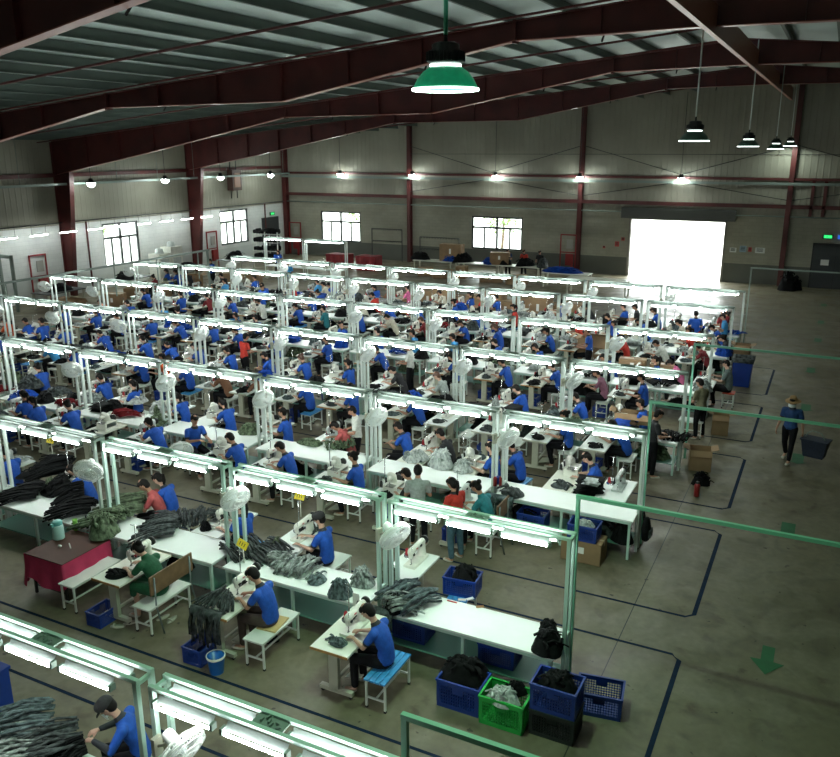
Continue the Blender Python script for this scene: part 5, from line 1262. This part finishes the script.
# yellow and white sign cards on stands
def signcard(px, py, z0, z1, m, lab, lean=0, txt=None):
    q = atz(px, py, z1); t = empty('table_sign', (q.x, q.y, z0)); b = MB().use(table_cream); b.tube([(0, 0, 0), (0, 0, z1-z0)], .010, 6); b.build('stand', t)
    b = MB().use(m); b.cbox((0, -.012, z1-z0+.02), (.22, .008, .13), M=Matrix.Rotation(-.5, 3, 'X') @ Matrix.Rotation(lean, 3, 'Y')); b.build('card', t)
    b = MB().use(trim_m); M = Matrix.Rotation(-.5, 3, 'X') @ Matrix.Rotation(lean, 3, 'Y')
    for k in range(3): b.cbox(V((0, -.012, z1-z0+.02))+M @ V((-.05+.05*k, -.006, 0)), (.012, .003, .06), M=M)
    b.build('lettering', t); tag(t, lab, 'sign')
signcard(243, 545, .8, 1.12, yellow, 'yellow card on a stand above the second front machine table', .25)
signcard(300, 497, .8, 1.2, yellow, 'yellow card on a stand by the black-capped worker'); signcard(51, 441, .8, 1.2, yellow, 'yellow card on a stand at far left of the second lamp row')
b = MB().use(paper); b.box(-.055, .055, -.004, .004, 0, .2); o = b.build('paper_card'); q = atz(356, 600, .9); o.location = (q.x, q.y, .81); tag(o, 'white upright card on the front worker\'s table', 'card')
# pens, tags on the front white table
for i, (px, py, m) in enumerate(((452, 602, thread_red), (462, 600, table_cream), (480, 607, wood_edge), (470, 599, paper))):
    q = atz(px, py, .8); b = MB().use(m); b.cbox((0, 0, .006), (.16, .02, .01) if i == 0 else (.12, .06, .006), .3*i); o = b.build('tool'); o.location = (q.x, q.y, .801); tag(o, ['red handled snips on the front white table', 'cream ruler on the front white table', 'orange paper tag on the front white table', 'white paper slip on the front white table'][i], 'tool')
# red tins, bottle on row C table
for i, (px, py, m, h, lab) in enumerate(((495, 481, red_bright, .17, 'red tin on the third row table behind teal shirt, left one'), (501, 480, red_bright, .20, 'red tin on the third row table behind teal shirt, right one'), (498, 474, crate_blue, .15, 'blue tin beside the red tins on the third row table'))):
    yy = YC['C']+.05+.12*(i == 2); q = V((x_for(px, yy, .85), yy, 0)); b = MB().use(m); b.lathe([(.001, 0), (.04, 0), (.04, h), (.03, h+.02), (.001, h+.02)], 16); o = b.build('tin'); o.location = (q.x, q.y, .80); tag(o, lab, 'tin')
q = atz(541, 527, .3); b = MB().use(mat('clear_plastic', (.7, .85, .85), .1, trans=.8)); b.lathe([(.001, 0), (.035, 0), (.035, .15), (.014, .19), (.014, .22), (.001, .22)], 16); o = b.build('bottle'); o.location = (q.x, YC['C']-.2, .272); tag(o, 'clear plastic bottle on the shelf under the third row table', 'bottle')
t = empty('thermos', (-2.05, 17.6, 0)); b = MB().use(red_bright); b.lathe([(.001, 0), (.06, 0), (.06, .26), (.04, .3), (.001, .3)], 18); b.build('flask_body', t); b = MB().use(black_metal); b.lathe([(.04, .29), (.04, .34), (.001, .34)], 18); b.build('lid', t); tag(t, 'red flask on the floor at right end of the fourth row', 'thermos')
# blue bin at left edge by row A
t = empty('tall_bin', (atz(3, 712, 0).x-.22, 5.9, 0)); b = MB().use(crate_blue); b.box(-.25, .25, -.2, .2, 0, .62); b.build('bin_body', t); b = MB().use(crate_blue); b.box(-.27, .27, -.22, .22, .6, .64); b.build('rim', t); tag(t, 'blue bin of grey garments at the lower left edge', 'bin')
pile('mound', 'grey', t.location.x, 5.9, .645, 0, (.6, .6, .9), 0, None, 'grey garments heaped on the blue bin, lower left')
# foreground man
q = atz(107, 707, 1.235); rz = .55; person(q.x+.30*math.cos(rz), q.y+.30*math.sin(rz), rz, 'fore', 'blue', 'cap', 'black', True, sk=skin2, shoes=True); o = bpy.data.objects['person'] if False else COL.objects[-1]
m = [o for o in bpy.data.objects if o.type == 'EMPTY' and o.name.startswith('person') and 'category' not in o][0]; tag(m, 'worker in black cap and white mask, blue shirt, lower left foreground', 'person')
s = dup(ST['white'], (m.location.x+.03, m.location.y, 0), rz); s.name = 'stool'; tag(s, 'white stool of the capped man in the lower left foreground', 'stool')
# walking man with bag
q = atz(792, 462, 0); m = person(-.42, 20.75, 1.35, 'walk', 'navy', 'straw', 'black', True); tag(m, 'person in straw hat and navy shirt walking down the right aisle', 'person')
t = empty('carry_bag', (.17, 20.62, .27), -.25); b = MB().use(mat('dark_basket', (.010, .018, .045), .6, var=.4, scale=30))
b.add([(sx*w_, sy*d_, z) for z, w_, d_ in ((0, .22, .13), (.42, .29, .18)) for sx, sy in ((-1, -1), (1, -1), (1, 1), (-1, 1))], [(0, 3, 2, 1), (0, 1, 5, 4), (1, 2, 6, 5), (2, 3, 7, 6), (3, 0, 4, 7), (4, 5, 6, 7)], False)
for k in range(5): z = .05+.08*k; q_ = 1+.28*z/.42; b.box(-.222*q_-.006, .222*q_+.006, -.133*q_-.006, .133*q_+.006, z, z+.02)
b.box(-.31, .31, -.2, .2, .41, .44); b.build('basket_body', t)
b = MB().use(green_grey); b.tube([(-.27, 0, .36), (-.2, 0, .55), (-.1, 0, .62), (.1, 0, .60), (.24, 0, .38)], .014, 8); b.build('handle', t); tag(t, 'dark plastic basket carried by the walking person', 'basket')

# ------------------------------------------------------------------ far end of the hall
def at_far(px, py, y=48.9):
    d = ray(px, py); k = y/d.y; return V((d.x*k, y, CAMZ+d.z*k))
def at_left(px, py, x=XL):
    d = ray(px, py); k = x/d.x; return V((x, d.y*k, CAMZ+d.z*k))
def hydrant(x, y, rz, lab):
    t = empty('fire_cabinet', (x, y, 0), rz); b = MB().use(red_bright)
    b.box(-.5, .5, -.06, .0, 2.25, 2.32).box(-.5, -.44, -.06, 0, .1, 2.3).box(.44, .5, -.06, 0, .1, 2.3).box(-.5, .5, -.06, 0, 1.2, 1.26); b.build('frame', t)
    b = MB().use(red_bright); b.box(-.1, .35, -.2, -.02, .45, 1.15); b.build('cabinet', t)
    b = MB().use(mat('faded_notice', (.35, .34, .30), .8)); b.box(-.1, .3, -.05, -.02, 1.45, 2.0); b.build('notice', t)
    b = MB().use(red_bright); b.lathe([(.001, 0), (.08, 0), (.08, .42), (.03, .5), (.001, .52)], 14, (.3, -.15, 0)); b.build('extinguisher', t); tag(t, lab, 'fire cabinet')
hydrant(x_for(568, 48.9, 1.2), 48.9, 0, 'red fire hose cabinet left of the gate'); hydrant(-34.5, 48.85, 0, 'red framed fire cabinet in the far left corner')
hydrant(XL+.05, 28., PI/2, 'red fire cabinet on the left wall before the red column'); hydrant(XL+.05, 41, PI/2, 'red fire cabinet on the left wall by the second red column')
def notice(px, py, w, h, c, lab):
    p = at_far(px, py, 49.19); b = MB().use(mat('notice_'+c, dict(white=(.6, .62, .6), red=(.4, .05, .04), blue=(.25, .35, .42))[c], .7)); b.box(-w/2, w/2, -.01, 0, -h/2, h/2)
    b.use(trim_m)
    for k in range(3): b.box(-w*.35, w*.3, -.014, -.01, h*(.25-.22*k), h*(.25-.22*k)+.03)
    o = b.build('notice'); o.location = p; tag(o, lab, 'notice')
for a in ((733, 250, .35, .25, 'white', 'white notice on the wall right of the gate, leftmost'), (743, 249, .35, .35, 'blue', 'bluish notice right of the gate, second from left'), (750, 249.5, .18, .25, 'red', 'small red notice right of the gate, third from left'), (760, 250.5, .5, .3, 'white', 'wide white notice right of the gate, rightmost'),
          (617, 244, .25, .3, 'red', 'small red notice on the wall left of the gate, lower'), (623, 239, .2, .2, 'red', 'small red notice left of the gate, upper'), (604, 247, .15, .15, 'red', 'tiny red notice left of the gate, leftmost')): notice(*a)
# garment racks at far wall
def rack(xa, xb, z1, z2, lab):
    t = empty('garment_rack', ((xa+xb)/2, 48.6, 0)); w = (xb-xa)/2; b = MB().use(black_metal)
    for x in (-w, w): b.tube([(x, 0, 0), (x, 0, z2)], .03, 6)
    b.tube([(-w, 0, z2), (w, 0, z2)], .03, 6).tube([(-w, 0, z1), (w, 0, z1)], .03, 6); b.build('rack_frame', t)
    b = MB().use(rubber)
    for k in range(14):
        for z in (z1, z2): x = -w+.1+(2*w-.2)*k/13; b.tube([(x-.05, 0, z-.09), (x, 0, z-.02), (x+.05, 0, z-.09)], .012, 4)
    b.build('hangers', t)['kind'] = 'stuff'; tag(t, lab, 'rack')
rack(x_for(372, 48.6, 1.5), x_for(402, 48.6, 1.5), 1.35, 2.15, 'black hanger rack against the far wall, left one'); rack(x_for(420, 48.6, 1.5), x_for(459, 48.6, 1.5), 1.0, 1.75, 'low black rail rack against the far wall, right of red column')
# storage shelf in left corner
t = empty('storage_shelf', (-33.6, 44.2, 0), .0); b = MB().use(stool_white)
for x in (-.9, .1, 1.1):
    for y in (-.25, .25): b.box(x-.025, x+.025, y-.025, y+.025, 0, 2.1)
b.build('upright', t); b = MB().use(stool_white)
for z in (.3, .85, 1.4, 1.95): b.box(-.9, 1.1, -.27, .27, z-.02, z)
b.build('shelf', t); tag(t, 'white storage shelf full of dark rolls in the left corner', 'shelf')
rb = MB().use(CL['black']); rb.tube([(0, -.22, .09), (0, .22, .09)], .085, 10); rme = rb.mesh('cloth_roll')
for z in range(4):
    for k in range(9):
        o = link('cloth_roll', rme); o.location = (-34.4+.22*k, 44.2, (.3, .85, 1.4, 1.95)[z]+.001); o.scale = (1, 1, 1.3+R()); tag(o, ['rightmost', 'second', 'third', 'fourth', 'fifth', 'sixth', 'seventh', 'eighth', 'leftmost'][8-k]+f' dark roll from right on the {["lowest", "second", "third", "top"][z]} board of the corner shelf', 'cloth roll', 'dark rolls on the corner shelf')
# electric box high on left wall
p = at_left(232, 196); t = empty('air_heater', (XL+.3, p.y, 4.75)); b = MB().use(mat('rusty_case', (.08, .04, .03), .6)); b.box(-.25, .2, -.45, .45, 0, 1.3); b.build('case', t)
b = MB().use(mat('case_vent', (.30, .14, .08), .5)); b.box(.2, .23, -.28, .28, .2, 1.1); b.build('vent', t)
b = MB().use(black_metal); b.tube([(-.1, -.3, -.5), (-.1, -.3, 2.)], .03, 6).tube([(-.1, .3, -.5), (-.1, .3, 2.)], .03, 6); b.build('pipes', t); tag(t, 'brown equipment box high on the left wall', 'equipment box')
# red bins
for i, (px, w) in enumerate(((340, 1.5), (369, 1.4))):
    x = x_for(px, 44.5, .5); b = MB().use(mat('red_cover_cloth', (.22, .01, .015), .7, var=.3, scale=3)); b.grid(lambda u, v: V(((u-.5)*w*(1+.04*math.sin(20*v)), -.45-.03*math.sin(u*26), .9*v)), 30, 4); b.grid(lambda u, v: V(((u-.5)*w, -.45+.9*v, .9+.02*math.sin(9*u))), 16, 5); b.box(-w/2, w/2, -.42, .45, 0, .89)
    o = b.build('covered_bin'); o.location = (x, 44.5, 0); tag(o, ['wide dark red covered bin near the far wall, left one', 'dark red covered bin near the far wall, right one'][i], 'bin')
# far tables, cartons, people
def plain_table(x, y, w, d, h, m, lab, rz=0):
    t = empty('table', (x, y, 0), rz); b = MB().use(m); b.box(-w/2, w/2, -d/2, d/2, h-.04, h); b.build('tabletop', t)
    for sx in (-1, 1):
        for sy in (-1, 1): b = MB().use(stand_cream); b.box(sx*(w/2-.08)-.04, sx*(w/2-.08)+.04, sy*(d/2-.08)-.04, sy*(d/2-.08)+.04, 0, h-.04); b.build('leg', t)
    return tag(t, lab, 'table')
plain_table(x_for(598, 42, .8), 42, 3.2, .9, .82, table_cream, 'long white table standing left of the gate')
plain_table(x_for(562, 42.6, .8), 43.5, 2.6, .9, .8, table_cream, 'far table covered with blue cloth, left of the white table'); pile('mound', 'blue', x_for(562, 43.5, .9), 43.5, .8, 0, (3.2, 1.5, 1.2), 0, None, 'blue cloth heaped on the far table left of the gate')
for i, px in enumerate((435, 480, 520)): plain_table(x_for(px, 45, .8), 45., 2.6, .9, .8, table_cream, ['far table with dark goods by the red column, leftmost of three', 'far table with dark goods below the right window, middle of three', 'far table with dark goods, rightmost of three'][i])
for i, (px, z, w, c) in enumerate(((420, .8, 1.2, 'black'), (463, .8, 1.4, 'black'), (488, .8, 1., 'blue'), (503, .8, 1.2, 'black'), (525, .8, 1.2, 'black'), (543, .8, 1.2, 'charcoal'), (450, .8, 1.0, 'blue'))):
    pile('mound', c, x_for(px, 45, 1), 45., z, i, (1.5*w, 1., 1.8), i, 'on the far tables')
for i, (px, y, w, h, z) in enumerate(((452, 45.2, 1.4, 1.0, .8), (466, 44.6, .6, .7, 0), (500, 45, 1.1, .7, .8), (495, 44.0, 1.3, .4, .0), (430, 44.5, .9, .5, 0), (520, 44, 1.2, .5, 0), (447, 44.2, 1.2, .45, 0))):
    x = x_for(px, y, z+h/2); carton(x, y-(.6 if z == 0 else 0), z, w, .6, h, '', .1*i, False, where='of the far tables')
for i in range(11):
    px = 412+i*16; x = x_for(px, 34.3, .4); carton(x, 34.3+.3*(i % 2), 0, .95, .7, .75+.15*(i % 3), '', 0, False, where='behind '+ROWN['G'])
for i, (px, py, c) in enumerate(((523, 259, 'red'), (539, 259, 'black'), (507, 262, 'navy'))):
    z = 1.35; d = ray(px, py); k = 45.8/d.y; m = person(d.x*k, 46., 1.5, 'stand', c, 'short'); tag(m, ['far standing person in orange-red below the right window', 'far standing person in black beside the red fire cabinet', 'far standing person in navy below the right window'][i], 'person')
for i, (x, y, w, h) in enumerate(((-31.5, 26.5, 1.1, .6), (-30.6, 28.2, .9, .7), (-31.8, 30.8, 1.2, .5), (-30.2, 33.2, 1., .9), (-29.6, 35.4, .8, .8), (-31, 37.4, 1.4, .6), (-28.6, 36.4, .8, .6), (-30.6, 31.6, .9, .5))): carton(x, y, 0, w, .6, h, '', .3*i, i % 3 == 0, where='in the left aisle')
for i, (y, w) in enumerate(((27.2, 2.2), (31.5, 2.6), (36.2, 2.4), (40.5, 2.4))):
    plain_table(-33.2, y, 1.2, w, .8, mat('dark_table', (.05, .055, .055), .5), ['dark table along the left wall, nearest of four', 'dark table along the left wall, second of four', 'dark table along the left wall, third of four', 'dark table along the left wall, farthest of four'][i]); pile('mound', 'black', -33.2, y, .8, i, (1.4, 2.4, 1.3), i, None, ['black goods on the nearest dark table by the left wall', 'black goods on the second dark table by the left wall', 'black goods on the third dark table by the left wall', 'black goods on the farthest dark table by the left wall'][i])
# white machines near left wall
for i, (px, py) in enumerate(((159, 250), (171, 247))):
    q = at_left(px, py, XL+1.6); t = empty('white_machine', (XL+1.6, q.y, 0)); b = MB().use(machine_white); b.box(-.4, .4, -.45, .45, 0, 1.7+.3*i); b.build('case', t); b = MB().use(machine_grey); b.lathe([(.25, 0), (.2, .25), (.001, .3)], 16, (0, 0, 1.7+.3*i)); b.box(.4, .42, -.3, .3, .9, 1.4); b.build('top_unit', t)
    tag(t, ['tall white machine by the left wall, left one', 'tall white machine by the left wall, right one'][i], 'machine')
# black bags right of the gate
for i, (px, s) in enumerate(((788, (1.6, 1.4, 3.)), (795, (1.2, 1.2, 2.2)))): x = x_for(px, 47.6, .3); pile('mound', 'black', x, 47.6+.4*i, .003, i, s, 3, None, ['tall black covered heap by the last red column', 'smaller black heap right of the last red column'][i])
# clutter of row H
for i, x in enumerate((-25.5, -27., -28.6)):
    o = dup(OVR, (x, 38.9, .8), 0); o.name = 'overlock_machine'; tag(o, ['cream overlock machine on the short last row, rightmost', 'cream overlock machine on the short last row, middle', 'cream overlock machine on the short last row, leftmost'][i], 'sewing machine')
plain_table(-27., 39.1, 5.2, .8, .8, table_white, 'long white table below the short last lamp row')
# wheel mark: outside road and a small bollard seen through the gate
def lamp(x, y, z, col, power, rad=.16):
    L = bpy.data.lights.new('lamp_light', 'AREA'); L.shape = 'DISK'; L.size = rad*2; L.energy = power; L.color = col
    o = bpy.data.objects.new('lamp_light', L); COL.objects.link(o); o.location = (x, y, z); return o
for o in [o for o in COL.objects if o.name.startswith('high_bay_lamp')]:
    if o.location.z > 6.5: lamp(o.location.x, o.location.y, o.location.z+.05, (.55, 1, .64) if o.location.y < 10 else (.85, 1, .9), 120 if o.location.y < 10 else 25)
    else: lamp(o.location.x, o.location.y, o.location.z-.16, (.9, 1, .95), 14, .1)
kill_protos(); finish_labels()

# ------------------------------------------------------------------ light of the sky, picture settings
w = bpy.data.worlds.new('world'); SC.world = w; w.use_nodes = True; nt = w.node_tree
bg = nt.nodes['Background']; bg.inputs[0].default_value = (.92, 1, .97, 1); bg.inputs[1].default_value = 8.
SC.view_settings.view_transform = 'Standard'; SC.view_settings.look = 'None'; SC.view_settings.gamma = 1; SC.view_settings.use_curve_mapping = False; SC.view_settings.exposure = 1.1
SC.cycles.use_denoising = True
SC.cycles.max_bounces = 6; SC.cycles.sample_clamp_indirect = 4.
bpy.context.view_layer.update()
